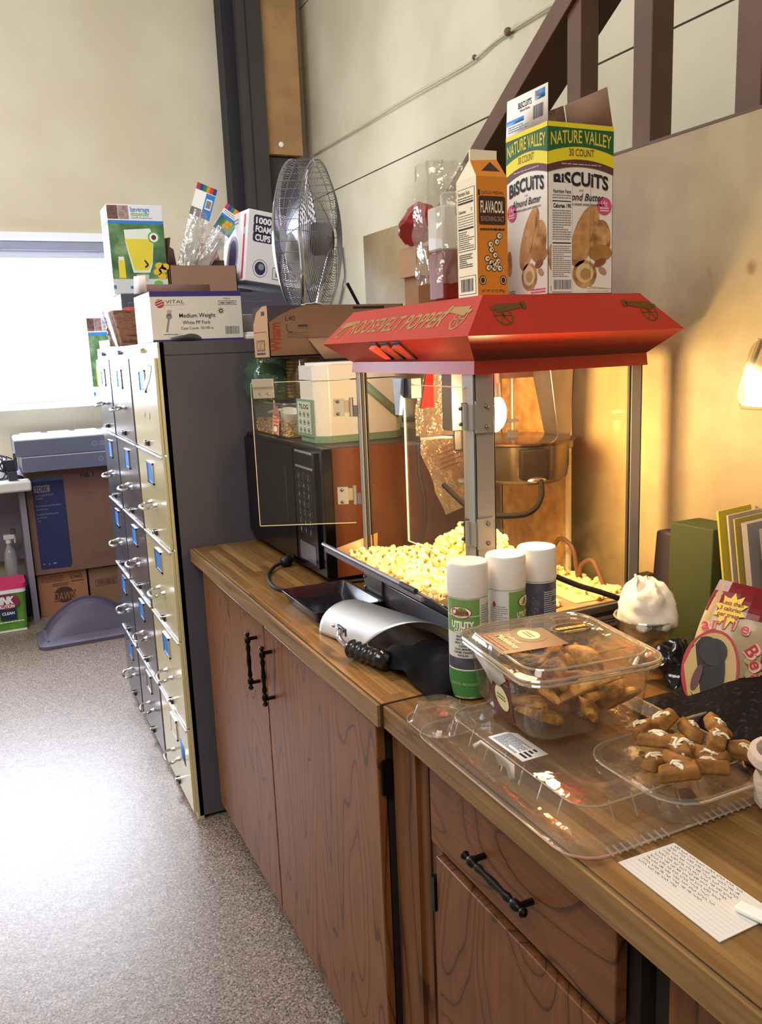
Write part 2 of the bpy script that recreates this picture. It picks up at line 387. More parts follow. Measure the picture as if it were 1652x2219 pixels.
def plywood():
    mt, nt, N, L, b = newmat('stained_plywood')
    tc = N.new('ShaderNodeTexCoord'); n = N.new('ShaderNodeTexNoise'); n.inputs['Scale'].default_value = 3.2; n.inputs['Detail'].default_value = 7; n.inputs['Roughness'].default_value = 0.6
    L.new(tc.outputs['Object'], n.inputs['Vector']); r = N.new('ShaderNodeValToRGB'); e = r.color_ramp.elements
    e[0].position = 0.30; e[0].color = hx('#8c7a5a'); e[1].position = 0.66; e[1].color = hx('#b2a17c'); x = e.new(0.47); x.color = hx('#a08e6b')
    L.new(n.outputs['Fac'], r.inputs['Fac'])
    s = N.new('ShaderNodeTexNoise'); s.inputs['Scale'].default_value = 9; s.inputs['Detail'].default_value = 2; L.new(tc.outputs['Object'], s.inputs['Vector'])
    r2 = N.new('ShaderNodeValToRGB'); r2.color_ramp.elements[0].position = 0.70; r2.color_ramp.elements[0].color = (1, 1, 1, 1)
    r2.color_ramp.elements[1].position = 0.77; r2.color_ramp.elements[1].color = (.45, .3, .18, 1); L.new(s.outputs['Fac'], r2.inputs['Fac'])
    mx = N.new('ShaderNodeMix'); mx.data_type = 'RGBA'; mx.blend_type = 'MULTIPLY'; mx.inputs[0].default_value = 0.8
    L.new(r.outputs[0], mx.inputs[6]); L.new(r2.outputs[0], mx.inputs[7]); L.new(mx.outputs[2], b.inputs['Base Color'])
    b.inputs['Roughness'].default_value = 0.5
    return mt
M_PLY = plywood()
FY = 5.75
b = MB(); b.box((-2.6, -1.6, -0.05), (2.3, FY + .05, 0), M_FLOOR); struct(b, 'floor')
WX0, WX1, WZ0, WZ1 = -1.3, 0.93, 1.25, 2.225
b = MB()
b.box((-2.6, FY, 0), (WX0, FY + .14, 4.6), M_WALL); b.box((WX1, FY, 0), (2.3, FY + .14, 4.6), M_WALL)
b.box((WX0, FY, 0), (WX1, FY + .14, WZ0), M_WALL); b.box((WX0, FY, WZ1), (WX1, FY + .14, 4.6), M_WALL)
struct(b, 'wall_far')
b = MB(); gv = mat('#4a4236', 0.9)
zs = [0, 1.29, 2.51, 3.73, 4.6]
for a, c in zip(zs[:-1], zs[1:]): b.box((2.25, -1.6, a + .004), (2.30, FY, c - .004), M_SIDING)
b.box((2.256, -1.6, 0), (2.31, FY, 4.6), gv); struct(b, 'wall_right')
b = MB(); b.box((-2.65, -1.6, 0), (-2.6, FY, 3.2), M_WALL); struct(b, 'wall_left')
# window
M_OUT = mat('#f4f8ff', 1.0, emit='#e4ecff', es=7.5, name='bright_daylight_pane')
M_FR = mat('#c9ccd8', 0.5); M_FRW = mat('#eef0f6', 0.5); M_FRG = mat('#8f93a4', 0.5)
win = thing('window_1', None, None, ((WX0 + WX1) / 2, FY, WZ0), kind='structure')
b = MB(); b.box((WX0, FY - .03, WZ1), (WX1 + .05, FY + .02, WZ1 + .05), M_FRW)
b.box((WX0, FY - .012, WZ1 - .055), (WX1, FY + .05, WZ1 - .001), M_FRG); b.box((WX0, FY + .01, WZ1 - .10), (WX1, FY + .06, WZ1 - .055), M_FR)
b.box((WX1 - .04, FY, WZ0 + .02), (WX1, FY + .05, WZ1), M_FR); b.box((WX0, FY, WZ0 + .02), (WX0 + .04, FY + .05, WZ1), M_FR)
b.box((WX0, FY, WZ0), (WX1, FY + .05, WZ0 + .05), M_FR)
b.build('window_frame', win, world=win, bevel=.003)
b = MB(); b.box((WX0, FY - .17, WZ0 - .03), (WX1 + .03, FY + .05, WZ0), M_FRW); b.build('window_sill', win, world=win, bevel=.004)
b = MB(); b.box((WX0, FY + .062, WZ0), (WX1, FY + .068, WZ1), M_OUT); b.build('window_pane', win, world=win)
# corner posts
M_DK = mat('#3c3634', 0.6, var=.12, vscale=4); M_DKK = mat('#1c1a22', 0.6); M_TANP = mat('#ab8457', 0.75, var=.18, vscale=5)
b = MB(); b.box((1.66, 5.58, 0), (1.74, 5.72, 4.6), M_DKK); b.box((1.74, 5.52, 0), (1.90, 5.72, 4.6), M_DK); b.box((1.795, 5.515, 0), (1.80, 5.52, 4.6), M_DKK)
b.box((1.90, 5.60, 0), (2.12, 5.72, 2.76), M_DK)
struct(b, 'trim_1')
b = MB(); b.box((1.902, 5.56, 2.77), (2.15, 5.74, 4.6), M_TANP); b.ball((2.0, 5.556, 2.83), .018, WHT, sq=(1, .3, 1)); struct(b, 'trim_2')
# plywood half wall hiding the stair
PX = 1.24
M_NOSE = mat('#5c4634', 0.6)
b = MB(); b.box((PX, -1.0, 0), (PX + .02, 2.69, 1.868), M_PLY); b.box((PX - .001, -1.0, 1.868), (PX + .024, 1.50, 1.873), M_NOSE)
b.box((PX, 1.50, 1.868), (PX + .02, 2.69, 1.871), M_PLY)
struct(b, 'wall_stair_panel')
# stair rail
M_RAIL = mat('#5a3e28', 0.5, var=.2, vscale=6)
st = thing('stair_railing', 'dark brown stair railing with square posts standing behind the top of the stained plywood panel', 'railing', (1.33, 1.5, 1.87))
for (y, z1, sz) in ((1.392, 2.9, .056), (1.125, 2.9, .060), (1.612, 2.255, .050), (0.8, 2.9, .060)):
    b = MB(); b.box((1.285, y, 1.80), (1.285 + sz, y + sz * .95, z1), M_RAIL); b.build('post', st, world=st, bevel=.002)
def sl(y): return 2.251 - (y - 1.686) * .63
b = MB()
for (xa, xb, t) in ((1.275, 1.40, .06),):
    ya, yb = 1.15, 2.30
    b.hexa([(xa, ya, sl(ya) - t), (xb, ya, sl(ya) - t), (xb, yb, sl(yb) - t), (xa, yb, sl(yb) - t)],
           [(xa, ya, sl(ya)), (xb, ya, sl(ya)), (xb, yb, sl(yb)), (xa, yb, sl(yb))], M_RAIL)
b.build('handrail', st, world=st, bevel=.002)
# cable on siding
cb = MB(); pts = [(2.235, 5.6, 2.79), (2.235, 4.9, 2.782), (2.23, 4.2, 2.78), (2.232, 3.6, 2.772), (2.235, 3.3, 2.80), (2.23, 2.6, 2.795), (2.235, 2.0, 2.79), (2.235, 1.0, 2.80), (2.235, 0, 2.8)]
cb.tube(spline(pts, 6), .006, mat('#b9ad92', .6)); cb.ball((2.23, 3.28, 2.80), .018, mat('#6a5040', .6)); cb.ball((2.23, 3.55, 2.78), .012, mat('#6a5040', .6))
single(cb, 'wall_cable', 'thin cream painted cable clipped along the upper siding of the right wall', 'cable', (2.235, 3, 2.79))
# speck on the floor
b = MB(); b.box((.363, 1.352, 0), (.371, 1.362, .006), BLK)

# ================================================================ filing cabinets
M_CABS = mat('#55515a', 0.5, var=.06, vscale=5)
M_BLUE = mat('#2f7fd8', 0.6)
def cabinet(y0, y1, col, label, blank_top, tape, seed):
    x0, x1, Z = .504, 1.17, 1.544
    fr = mat(col, 0.22, var=.05, vscale=3, spec=.6)
    c = thing('filing_cabinet', label, 'filing cabinet', (x0, (y0 + y1) / 2, 0), group=None)
    b = MB(); b.box((x0 + .006, y0 + .002, .012), (x1, y1 - .002, Z), M_CABS); b.box((x0, y0 + .002, .0), (x0 + .02, y1 - .002, Z), fr)
    b.box((x0 + .02, y0 + .001, Z - .040), (x1, y0 + .0021, Z - .038), BLK)
    b.build('body', c, world=c, bevel=.003)
    b = MB(); b.lathe([(.008, 0), (.008, .012), (.006, .014)], CHROME, ZTO((x0, (y0 + y1) / 2 - .02, 1.522), (-1, 0, 0)), n=12); b.build('lock', c, world=c)
    F = Face((x0, 0, 0), (0, -1, 0), (0, 0, 1)); ym = (y0 + y1) / 2; hw = (y1 - y0)
    top = 1.499; ph = .2965
    for k in range(5):
        za = top - ph * (k + 1) + .004; zb = top - ph * k
        b = MB(); b.box((x0 - .010, y0 + .016, za), (x0, y1 - .012, zb), fr)
        b.box((x0 - .016, y0 + .016, zb - .007), (x0 - .008, y1 - .012, zb), mat('#dcdce2', .3, .6)) if k else None  # pale lip colour paints window light caught along the drawer tops
        if blank_top and k == 0:
            G = Face((x0 - .010, 0, 0), (0, -1, 0), (0, 0, 1))
            for yy in (ym + .01, ym - .07): b.ell(G, -yy, za + .115, .004, .009, INK, 2); b.ell(G, -yy - .01, za + .105, .003, .005, INK, 2)
            b.line(G, [(-(y0 + .13) + .01 * q, za + .185 + .008 * math.sin(q * 2.4)) for q in range(8)], .0025, mat('#6a5a7a', .7), 2)
        dr = b.build('drawer', c, world=c, bevel=.002)
        # card holder
        b = MB(); zc = zb - .072; yc = ym + .005; hwid, hh, t = .052, .036, .006
        xx = x0 - .010
        if k == 0 or True:
            b.box((xx - .004, yc - hwid, zc - hh), (xx, yc - hwid + t, zc + hh), CHROME); b.box((xx - .004, yc + hwid - t, zc - hh), (xx, yc + hwid, zc + hh), CHROME)
            b.box((xx - .004, yc - hwid, zc - hh), (xx, yc + hwid, zc - hh + t), CHROME); b.box((xx - .004, yc - hwid, zc + hh - t), (xx, yc + hwid, zc + hh), CHROME)
            cardm = M_BLUE
            if (k == 4 and tape) or (k == 4 and seed == 2): cardm = mat('#efe9d8', .7) if tape else fr
            b.box((xx - .0015, yc - hwid + t, zc - hh + t), (xx - .0005, yc + hwid - t, zc + hh - t), cardm)
        h = b.build('label_holder', dr)
        h.data.transform(RM[c.name].inverted())
        if not (blank_top and k == 0):
            b = MB(); zh = zb - .175; hx0 = xx
            for s in (-1, 1):
                b.lathe([(.009, 0), (.007, .006), (.005, .012)], CHROME, ZTO((xx, ym + s * .042, zh), (-1, 0, 0)), n=10)
            b.tube(spline([(xx - .008, ym - .042, zh), (xx - .026, ym - .050, zh - .004), (xx - .040, ym - .034, zh - .008), (xx - .044, ym, zh - .010), (xx - .040, ym + .034, zh - .008), (xx - .026, ym + .050, zh - .004), (xx - .008, ym + .042, zh)], 5), .005, CHROME, n=8)
            h = b.build('handle', dr); h.data.transform(RM[c.name].inverted())
        b = MB(); zk = za + .022
        b.box((xx - .007, ym - .022, zk - .008), (xx, ym - .006, zk + .008), mat('#4d463f', .4, .8)); b.box((xx - .014, ym - .006, zk - .006), (xx, ym + .006, zk + .006), CHROME); b.box((xx - .010, ym + .006, zk - .009), (xx, ym + .012, zk + .009), mat('#4d463f', .4, .8))
        h = b.build('thumb_latch', dr, bevel=.001); h.data.transform(RM[c.name].inverted())
    return c
c1 = cabinet(2.575, 3.035, '#cfc398', 'cream five drawer filing cabinet with a blank handleless top drawer, nearest to the counter', True, True, 1)
c2 = cabinet(3.037, 3.500, '#625a5c', 'brownish grey five drawer filing cabinet standing between the cream one and the far one', False, False, 2)
c3 = cabinet(3.502, 3.885, '#50535f', 'narrow blue grey five drawer filing cabinet furthest from the counter', False, False, 3)
b = MB(); b.add([(.4935, 2.72, .235), (.4935, 2.66, .215), (.4935, 2.66, .155), (.4935, 2.72, .175)], [(0, 1, 2, 3)], M_BLUE)
single(b, 'blue_tape', 'strip of blue tape stuck beside the lowest card holder of the cream filing cabinet', 'tape', (.4935, 2.69, .19), solid=.0004)
b = MB(); b.grid(lambda u, v: (.490 - .004 - .02 * v * v, 2.66 - .07 * u * (1 - .4 * v), 1.485 - .075 * v - .01 * u), 5, 6, mat('#6f6a66', .5))
single(b, 'peeling_sticker', 'curled grey sticker peeling from the top drawer of the cream filing cabinet', 'sticker', (.49, 2.63, 1.45), solid=.0006)
b = MB()
for i in range(3): b.tube(spline([(.55 + .02 * i, 2.59 + .01 * i, 1.549), (.59 + .02 * i, 2.585 + .012 * i, 1.556 + .004 * i), (.64 + .012 * i, 2.60 + .01 * i, 1.550)], 6), .007, mat('#3f3f45', .6), n=6)
single(b, 'folded_grey_straps', 'small bundle of grey plastic sleeves lying before the white fork carton', 'sleeves', (.6, 2.6, 1.545))

# ================================================================ counters
M_TOP = plank_wood('worktop_laminate', ['#5c4022', '#8a673a', '#71512b', '#9d7a48', '#7b5b34'], 0.024, 0.34, grain=(170, 5, 170))
M_TOPE = contour_wood('edge_laminate', '#84623a', '#967346', '#6b4b29', (40, 1.5, 40), 3, .06, .45, (70, 4, 120), .65)
M_DOOR = contour_wood('oak_door', '#7d4b27', '#89552f', '#4c2a14', (2.2, 4.8, .8), 24, .05, .40, (170, 170, 6), .78)
M_DOOR2 = contour_wood('oak_drawer', '#6e4222', '#7a4b28', '#4a2b15', (2.2, 1.6, 6), 17, .06, .45, (100, 7, 160), .72)
M_OAK = contour_wood('oak_frame', '#6f4424', '#7d4f2c', '#4a2b14', (9, 9, 1.0), 7, .10, .5, (90, 90, 5), .7)
M_IN = mat('#1c110a', 0.8)
M_IRON = mat('#17130f', 0.38, 0.7)
def iron_pull(p, d, parent, world, L=.115):
    """turned bar pull: p centre on the door face, d = unit direction of the bar"""
    b = MB(); p = Vector(p); d = Vector(d); o = Vector((-.024, 0, 0))
    prof = [(.0035, -L / 2 - .018), (.007, -L / 2 - .014), (.0035, -L / 2 - .006), (.0075, -L / 2), (.0075, -L / 2 + .008), (.004, -L / 2 + .013), (.0065, -L / 2 + .022), (.0042, -L * .2), (.0062, 0), (.0042, L * .2), (.0065, L / 2 - .022), (.004, L / 2 - .013), (.0075, L / 2 - .008), (.0075, L / 2), (.0035, L / 2 + .006), (.007, L / 2 + .014), (.0035, L / 2 + .018)]
    b.lathe(prof, M_IRON, ZTO(p + o, d), n=12)
    for s in (-1, 1): b.tube([p + d * (s * L / 2), p + d * (s * L / 2) + o], .0048, M_IRON, n=8)
    return b
ca = thing('base_cabinet', 'oak base cabinet with two tall doors and black pulls beside the filing cabinets', 'cabinet', (.9, 1.89, 0))
b = MB(); b.box((.586, 1.262, .09), (1.22, 2.555, .872), M_IN); b.box((.64, 1.262, 0), (1.22, 2.555, .09), M_IN); b.box((.584, 2.505, .09), (.60, 2.555, .872), M_OAK)
b.build('body', ca, world=ca)
F = Face((.5655, 0, 0), (0, -1, 0), (0, 0, 1))
for (a, c, py) in ((1.905, 2.50, 1.962), (1.262, 1.897, 1.845)):
    b = MB(); b.box((.566, a, .085), (.584, c, .853), M_DOOR)
    d = b.build('door', ca, world=ca, bevel=.002)
    h = iron_pull((.566, py, .747), (0, 0, 1), None, None).build('handle', d); h.data.transform(RM[ca.name].inverted())
b = MB(); b.box((.575, 1.252, .72), (.592, 1.261, .785), M_IRON); b.lathe([(.004, 0), (.004, .06)], M_IRON, TM((.574, 1.257, .722)), n=8); b.build('hinge', ca, world=ca)
b = MB(); b.box((.592, 1.165, .0), (.62, 1.25, .872), M_OAK); b.box((.60, 1.135, 0), (.64, 1.165, .872), M_OAK)
single(b, 'filler_strip', 'upright oak filler strip closing the gap between the two counters', 'filler strip', (.6, 1.2, 0))
cb2 = thing('base_cabinet', 'oak base cabinet with a drawer over a door below the plastic trays', 'cabinet', (.9, .87, 0))
b = MB(); b.box((.602, .64, .09), (1.22, 1.115, .870), M_IN); b.box((.64, .64, 0), (1.22, 1.115, .09), M_IN)
b.box((.596, 1.085, .09), (.612, 1.118, .870), M_OAK); b.build('body', cb2, world=cb2)
b = MB(); b.box((.578, .655, .722), (.596, 1.090, .862), M_DOOR2); d = b.build('drawer', cb2, world=cb2, bevel=.002)
h = iron_pull((.578, .872, .787), (0, 1, 0), None, None).build('handle', d); h.data.transform(RM[cb2.name].inverted())
b = MB(); b.box((.580, .655, .09), (.596, 1.080, .700), contour_wood('oak_low_door', '#6e4222', '#7a4b2a', '#4a2a15', (2.2, 3.6, 1.6), 20, .06, .45, (120, 120, 8), .75)); b.build('door', cb2, world=cb2, bevel=.002)
b = MB(); b.box((.576, 1.081, .60), (.590, 1.092, .66), M_IRON); b.build('hinge', cb2, world=cb2)
cb3 = thing('base_cabinet', 'dark recessed cabinet panel under the near end of the counter at the bottom right edge', 'cabinet', (.9, .3, 0))
b = MB(); b.box((.615, -.3, .0), (1.22, .63, .868), M_IN); b.box((.605, -.3, .09), (.617, .60, .86), M_OAK); b.build('body', cb3, world=cb3)
w1 = thing('worktop', 'brown wood grain laminate worktop section carrying the microwave and popcorn machine', 'worktop', (.9, 1.89, .874))
b = MB(); b.box((.553, 1.213, .875), (PX, 2.572, .914), M_TOP); b.build('top', w1, world=w1)
b = MB(); b.box((.548, 1.2125, .874), (.5535, 2.572, .9125), M_TOPE); b.box((.5535, 1.2125, .9135), (.5560, 2.572, .9143), BLK); b.box((.5535, 1.211, .874), (PX, 1.2135, .9143), mat('#4a331d', .6)); b.build('front_edge', w1, world=w1)
w2 = thing('worktop', 'nearer brown laminate worktop section under the clear pastry tray and the note', 'worktop', (.9, .3, .874))
b = MB(); b.box((.563, -.9, .873), (PX, 1.209, .9125), M_TOP); b.build('top', w2, world=w2)
b = MB(); b.box((.558, -.9, .872), (.5635, 1.209, .911), M_TOPE); b.box((.5635, -.9, .912), (.5658, 1.209, .9128), BLK); b.build('front_edge', w2, world=w2)

# ================================================================ popcorn machine
X0, X1, Y0, Y1 = .785, 1.165, 1.27, 1.775
M_RED = mat('#b62c1c', 0.36, var=.04, vscale=4, spec=.5)
M_GOLD = mat('#a8824a', 0.45, .3)
M_PANE = film('clear_glass', '#fffdf6', .010, .006, .02, fres=.55)
M_EDGE = mat('#e9dcc0', .3, emit='#ffe9c0', es=0.0)
M_SHEET = mat('#8e8c92', .36, .75, var=.12, vscale=9)
pop = thing('popcorn_machine', 'red topped glass popcorn machine with glowing lamp on the worktop', 'popcorn machine', ((X0 + X1) / 2, (Y0 + Y1) / 2, .914))
b = MB(); b.box((X0 + .002, Y0 + .002, .926), (X1, Y1, .982), M_SHEET)
b.box((X0 + .004, Y0 - .003, .93), (X1, Y0 + .002, .972), mat('#2b2420', .5, .3))
FB = Face((X0 + .001, Y1, .93), (0, -1, 0), (0, 0, 1))
b.box((X0 - .004, Y1 - .10, .934), (X0 + .002, Y1 - .004, .990), M_SHEET); b.box((X0 - .006, Y0 + .10, .936), (X0 + .002, Y1 - .14, .982), M_SHEET)
for yy, zz in ((Y1 - .012, .975), (Y1 - .012, .950), (Y0 + .03, .96)): b.ball((X0 - .005, yy, zz), .004, STEEL)
FS = Face((X0, Y0 - .0032, .93), (1, 0, 0), (0, 0, 1))
b.rect(FS, .255, .008, .345, .032, mat('#8d8680', .4, .5), 1); b.txt(FS, 'S', .262, .013, .014, INK, l=2); b.lines(FS, .275, .014, .335, .026, 2, INK, 2, 4)
b.box((X0 + .01, Y0 + .01, .982), (X1 - .01, Y1 - .01, .986), mat('#b9a27a', .4, .5, var=.25, vscale=30))
b.build('base', pop, world=pop, bevel=.0015)
for fx in (X0 + .03, X1 - .03):
    for fy in (Y0 + .03, Y1 - .03):
        b = MB(); b.lathe([(.012, 0), (.014, .012)], BLK, TM((fx, fy, .9145)), n=14); b.build('foot', pop, world=pop)
M_POST = mat('#a19b94', .45, .25, var=.05, vscale=10)
def post(x, y, sx, sy, w=.026, t=.004):
    b = MB(); b.box((x, y, .984), (x + sx * w, y + sy * t, 1.458), M_POST); b.box((x, y, .984), (x + sx * t, y + sy * w, 1.458), M_POST)
    # channel lip holding the glass
    b.box((x + sx * w, y + sy * .002, .984), (x + sx * (w + .004), y + sy * .009, 1.458), mat('#2a2624', .6)); b.box((x + sx * .002, y + sy * w, .984), (x + sx * .009, y + sy * (w + .004), 1.458), mat('#2a2624', .6))
    b.build('corner_post', pop, world=pop, bevel=.001)
post(X0, Y0, 1, 1, .040); post(X1, Y0, -1, 1); post(X0, Y1, 1, -1, .020); post(X1, Y1, -1, -1)
for a, c in (((X0 + .03, Y0 + .004, .986), (X1 - .03, Y0 + .007, 1.456)), ((X0 + .02, Y1 - .007, .986), (X1 - .02, Y1 - .004, 1.456))):
    b = MB(); b.box(a, c, M_PANE); b.build('side_glass', pop, world=pop)
b = MB(); b.box((X1 - .007, Y0 + .03, .986), (X1 - .004, 1.485, 1.456), M_PANE); b.build('rear_glass', pop, world=pop)
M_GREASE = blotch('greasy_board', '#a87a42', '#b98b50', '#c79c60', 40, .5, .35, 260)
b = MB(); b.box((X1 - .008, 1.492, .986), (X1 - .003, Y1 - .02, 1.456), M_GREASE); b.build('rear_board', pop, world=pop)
b = MB(); b.box((X1 - .010, 1.483, .986), (X1 - .002, 1.493, 1.456), mat('#d8ccb0', .4)); b.build('rear_strip', pop, world=pop)  # pale strip paints a bright upright reflection in the rear glass
# red hood
b = MB()
def rc(x0, x1, y0, y1, z): return [(x0, y0, z), (x1, y0, z), (x1, y1, z), (x0, y1, z)]
HP = (.735, 1.203, 1.205, 1.842, 1.514); HT = (.797, 1.140, 1.255, 1.80, 1.582); HB = (.783, 1.168, 1.264, 1.784, 1.472)
b.hexa(rc(.781, 1.170, 1.262, 1.786, 1.449), rc(*HB), M_RED); b.hexa(rc(*HB), rc(*HP), M_RED); b.hexa(rc(*HP), rc(*HT), M_RED)
FF = Face((HP[0], HP[3], HP[4]), (0, -1, 0), (HT[0] - HP[0], 0, HT[4] - HP[4])); SL = .092
FSd = Face((HP[0], HP[2], HP[4]), (1, 0, 0), (0, HT[2] - HP[2], HT[4] - HP[4]))
def cannon(b, F, u, v, s, mt, k=1):
    b.ring(F, u, v, s * .9, s, s * .16, mt, 2); b.ell(F, u, v, s * .2, s * .2, mt, 2)
    for i in range(6): a = i * PI / 3; b.line(F, [(u, v), (u + k * s * .85 * math.cos(a), v + s * .9 * math.sin(a))], s * .12, mt, 2)
    b.poly(F, [(u - k * s * .5, v + s * .25), (u + k * s * 2.2, v + s * .75), (u + k * s * 2.2, v + s * 1.25), (u - k * s * .5, v + s * 1.15)][::k], mt, 3)
    b.ell(F, u + k * s * 2.3, v + s * 1.0, s * .3, s * .42, mt, 3); b.ell(F, u - k * s * .75, v + s * .7, s * .28, s * .2, mt, 3)
b.txt(FF, 'ROOSEVELT POPPER', .105, .026, .036, M_GOLD, w=.405, l=2, bold=.02, shear=.25)
cannon(b, FF, .060, .036, .020, M_GOLD, 1); cannon(b, FF, .565, .040, .024, M_GOLD, -1)
MG2 = mat('#6f4e22', .5, .3)
cannon(b, FSd, .085, .040, .021, MG2, 1); cannon(b, FSd, .405, .040, .021, MG2, -1)
b.build('hood', pop, world=pop, bevel=.0015)
# rocker switches on the lower slope
d = Vector((HB[0] - HP[0], 0, HB[4] - HP[4])); nn = Vector((0, -1, 0)).cross(-d).normalized()
for i, yy in enumerate((1.575, 1.523, 1.472)):
    c = Vector((HP[0], yy, HP[4])) + d * .46
    xd = Vector((0, -1, 0)); yd = (-d).normalized()
    Mx = Matrix((xd, yd, nn)).transposed().to_4x4(); Mx.translation = c
    b = MB(); b.box((-.0155, -.026, -.002), (.0155, .026, .0035), BLK, Mx)
    sw = b.build('rocker_switch', pop, world=pop, bevel=.0008)
    b = MB(); b.hexa([(-.012, -.021, .003), (.012, -.021, .003), (.012, .021, .003), (-.012, .021, .003)], [(-.012, -.021, .0045), (.012, -.021, .0045), (.012, .021, .012), (-.012, .021, .012)], mat('#b03a2a', .3, emit='#ff3a1c' if i == 0 else None, es=.9 if i == 0 else 0), Mx)
    rk = b.build('rocker', sw); rk.data.transform(RM[pop.name].inverted())
    if i == 0: tag(rk, 'lit red rocker')
# doors
M_DED = mat('#d9cfb8', .25)  # pale strips paint the glow of the acrylic edges
def leaf(p, q, z0, z1, hinge_at_p, lat):
    """acrylic door from hinge point p to free edge q (xy)"""
    p = Vector((p[0], p[1], 0)); q = Vector((q[0], q[1], 0)); L = (q - p).length; xd = (q - p).normalized(); yd = Vector((0, 0, 1)); zd = xd.cross(yd)
    Mx = Matrix((xd, yd, zd)).transposed().to_4x4(); Mx.translation = p
    b = MB(); b.box((0.004, z0, -.0015), (L, z1, .0015), M_PANE, Mx)
    e = .0012
    for a, c in (((.004, z0 - e, -.0018), (L, z0, .0018)), ((.004, z1, -.0018), (L, z1 + e, .0018)), ((L, z0, -.0018), (L + e, z1, .0018))): b.box(a, c, M_DED, Mx)
    dr = b.build('door', pop, world=pop)
    return dr, Mx, L
RI = RM[pop.name].inverted()
d1, M1, L1 = leaf((.782, 1.792), (.575, 1.895), 1.100, 1.433, True, True)
d2, M2, L2 = leaf((.783, 1.292), (.783, 1.534), 1.104, 1.426, True, False)
for dr, Mx, L, zz, sgn in ((d1, M1, L1, (1.37, 1.165), 1), (d2, M2, L2, (1.375, 1.165), -1)):
    for z in zz:
        b = MB()
        for s in (-1, 1):
            b.box((.020, z - .020, s * .0022 - .001), (.045, z + .020, s * .0022 + .001), M_POST, Mx) if sgn > 0 else b.box((.002, z - .024, .0015), (.022, z + .024, .004), M_POST, Mx)
        b.lathe([(.005, -.022), (.005, .022)], M_POST, Mx @ Matrix.Translation((-.002 if sgn < 0 else .004, z, sgn * .004)) @ Matrix.Rotation(-PI / 2, 4, 'X'), n=10)
        if sgn > 0: b.box((.004, z - .012, .003), (.022, z + .016, .0055), M_POST, Mx); b.box((-.012, z - .022, .003), (.004, z + .004, .0055), M_POST, Mx)
        for s in (-.014, .014): b.ball(tuple(Mx @ Vector((.034 if sgn > 0 else .014, z + s, .0045 if sgn > 0 else .0055))), .0038, mat('#77706a', .3, .9)); b.ball(tuple(Mx @ Vector((.034 if sgn > 0 else .014, z + s, -.0045))), .0038, mat('#77706a', .3, .9))
        if sgn < 0:
            b.box((X0 - .004, Y0 + .0, z - .022), (X0, Y0 + .024, z + .022), M_POST)
            b.box((X0 + .001, Y0 - .004, z - .028), (X0 + .034, Y0, z + .028), M_POST)
            for s in (-.018, .018): b.ball((X0 + .022, Y0 - .005, z + s), .0042, mat('#8a827c', .3, .9))
        h = b.build('hinge', dr); h.data.transform(RI)
b = MB(); b.box((L1 - .052, 1.398, -.006), (L1 - .004, 1.430, .003), M_POST, M1); b.box((L1 - .052, 1.424, -.014), (L1 - .004, 1.442, .003), M_POST, M1)
for s in (.04, .022): b.ball(tuple(M1 @ Vector((L1 - s, 1.408, .004))), .003, STEEL); b.ball(tuple(M1 @ Vector((L1 - s, 1.408, -.007))), .003, STEEL)
h = b.build('door_catch', d1, bevel=.001); h.data.transform(RI)
b = MB(); b.box((X0 - .008, 1.492, 1.400), (X0 + .016, 1.535, 1.440), mat('#3a3638', .4, .5)); b.hexa([(X0 - .018, 1.528, 1.366), (X0 - .010, 1.528, 1.366), (X0 - .010, 1.545, 1.366), (X0 - .018, 1.545, 1.366)], [(X0 - .014, 1.520, 1.440), (X0 - .004, 1.520, 1.440), (X0 - .004, 1.560, 1.440), (X0 - .014, 1.560, 1.440)], mat('#8b93a0', .4, .2))
h = b.build('latch', d2, bevel=.001); h.data.transform(RI)
# tilted tray front (chute)
b = MB()
lip = (.690, 1.058); bas = (X0, .984)
b.hexa([(bas[0], Y0 + .01, bas[1]), (bas[0] + .003, Y0 + .01, bas[1]), (bas[0] + .003, Y1 - .005, bas[1]), (bas[0], Y1 - .005, bas[1])],
       [(lip[0], Y0 + .01, lip[1]), (lip[0] + .003, Y0 + .01, lip[1] + .002), (lip[0] + .003, Y1 - .005, lip[1] + .002), (lip[0], Y1 - .005, lip[1])], M_SHEET)
b.tube([(lip[0], Y0 + .115, lip[1] + .002), (lip[0], Y1 + .015, lip[1] + .002)], .0045, M_SHEET, n=8)
b.box((lip[0] - .006, Y0 + .03, lip[1] - .010), (lip[0] + .001, Y1 - .01, lip[1] - .002), M_SHEET)
b.tube([(lip[0] - .003, Y0 + .055, lip[1] + .004), (lip[0] - .003, Y0 + .115, lip[1] + .004)], .005, BLK, n=8)
fl = b.build('tray_flap', pop, world=pop)
M_GUS = mat('#b98f5c', .5, .2)  # tan instead of sheet grey: warm interior light painted into the colour
for yy in (Y1 - .006, Y0 + .012):
    b = MB(); z2 = 1.062
    b.add([(lip[0] + .02, yy, lip[1] - .008), (X0 + .035, yy, z2 + .012), (X0 + .03, yy, .988), (X0, yy, .986)], [(0, 1, 2, 3)], M_GUS); g = b.build('gusset', fl, solid=.002); g.data.transform(RI)
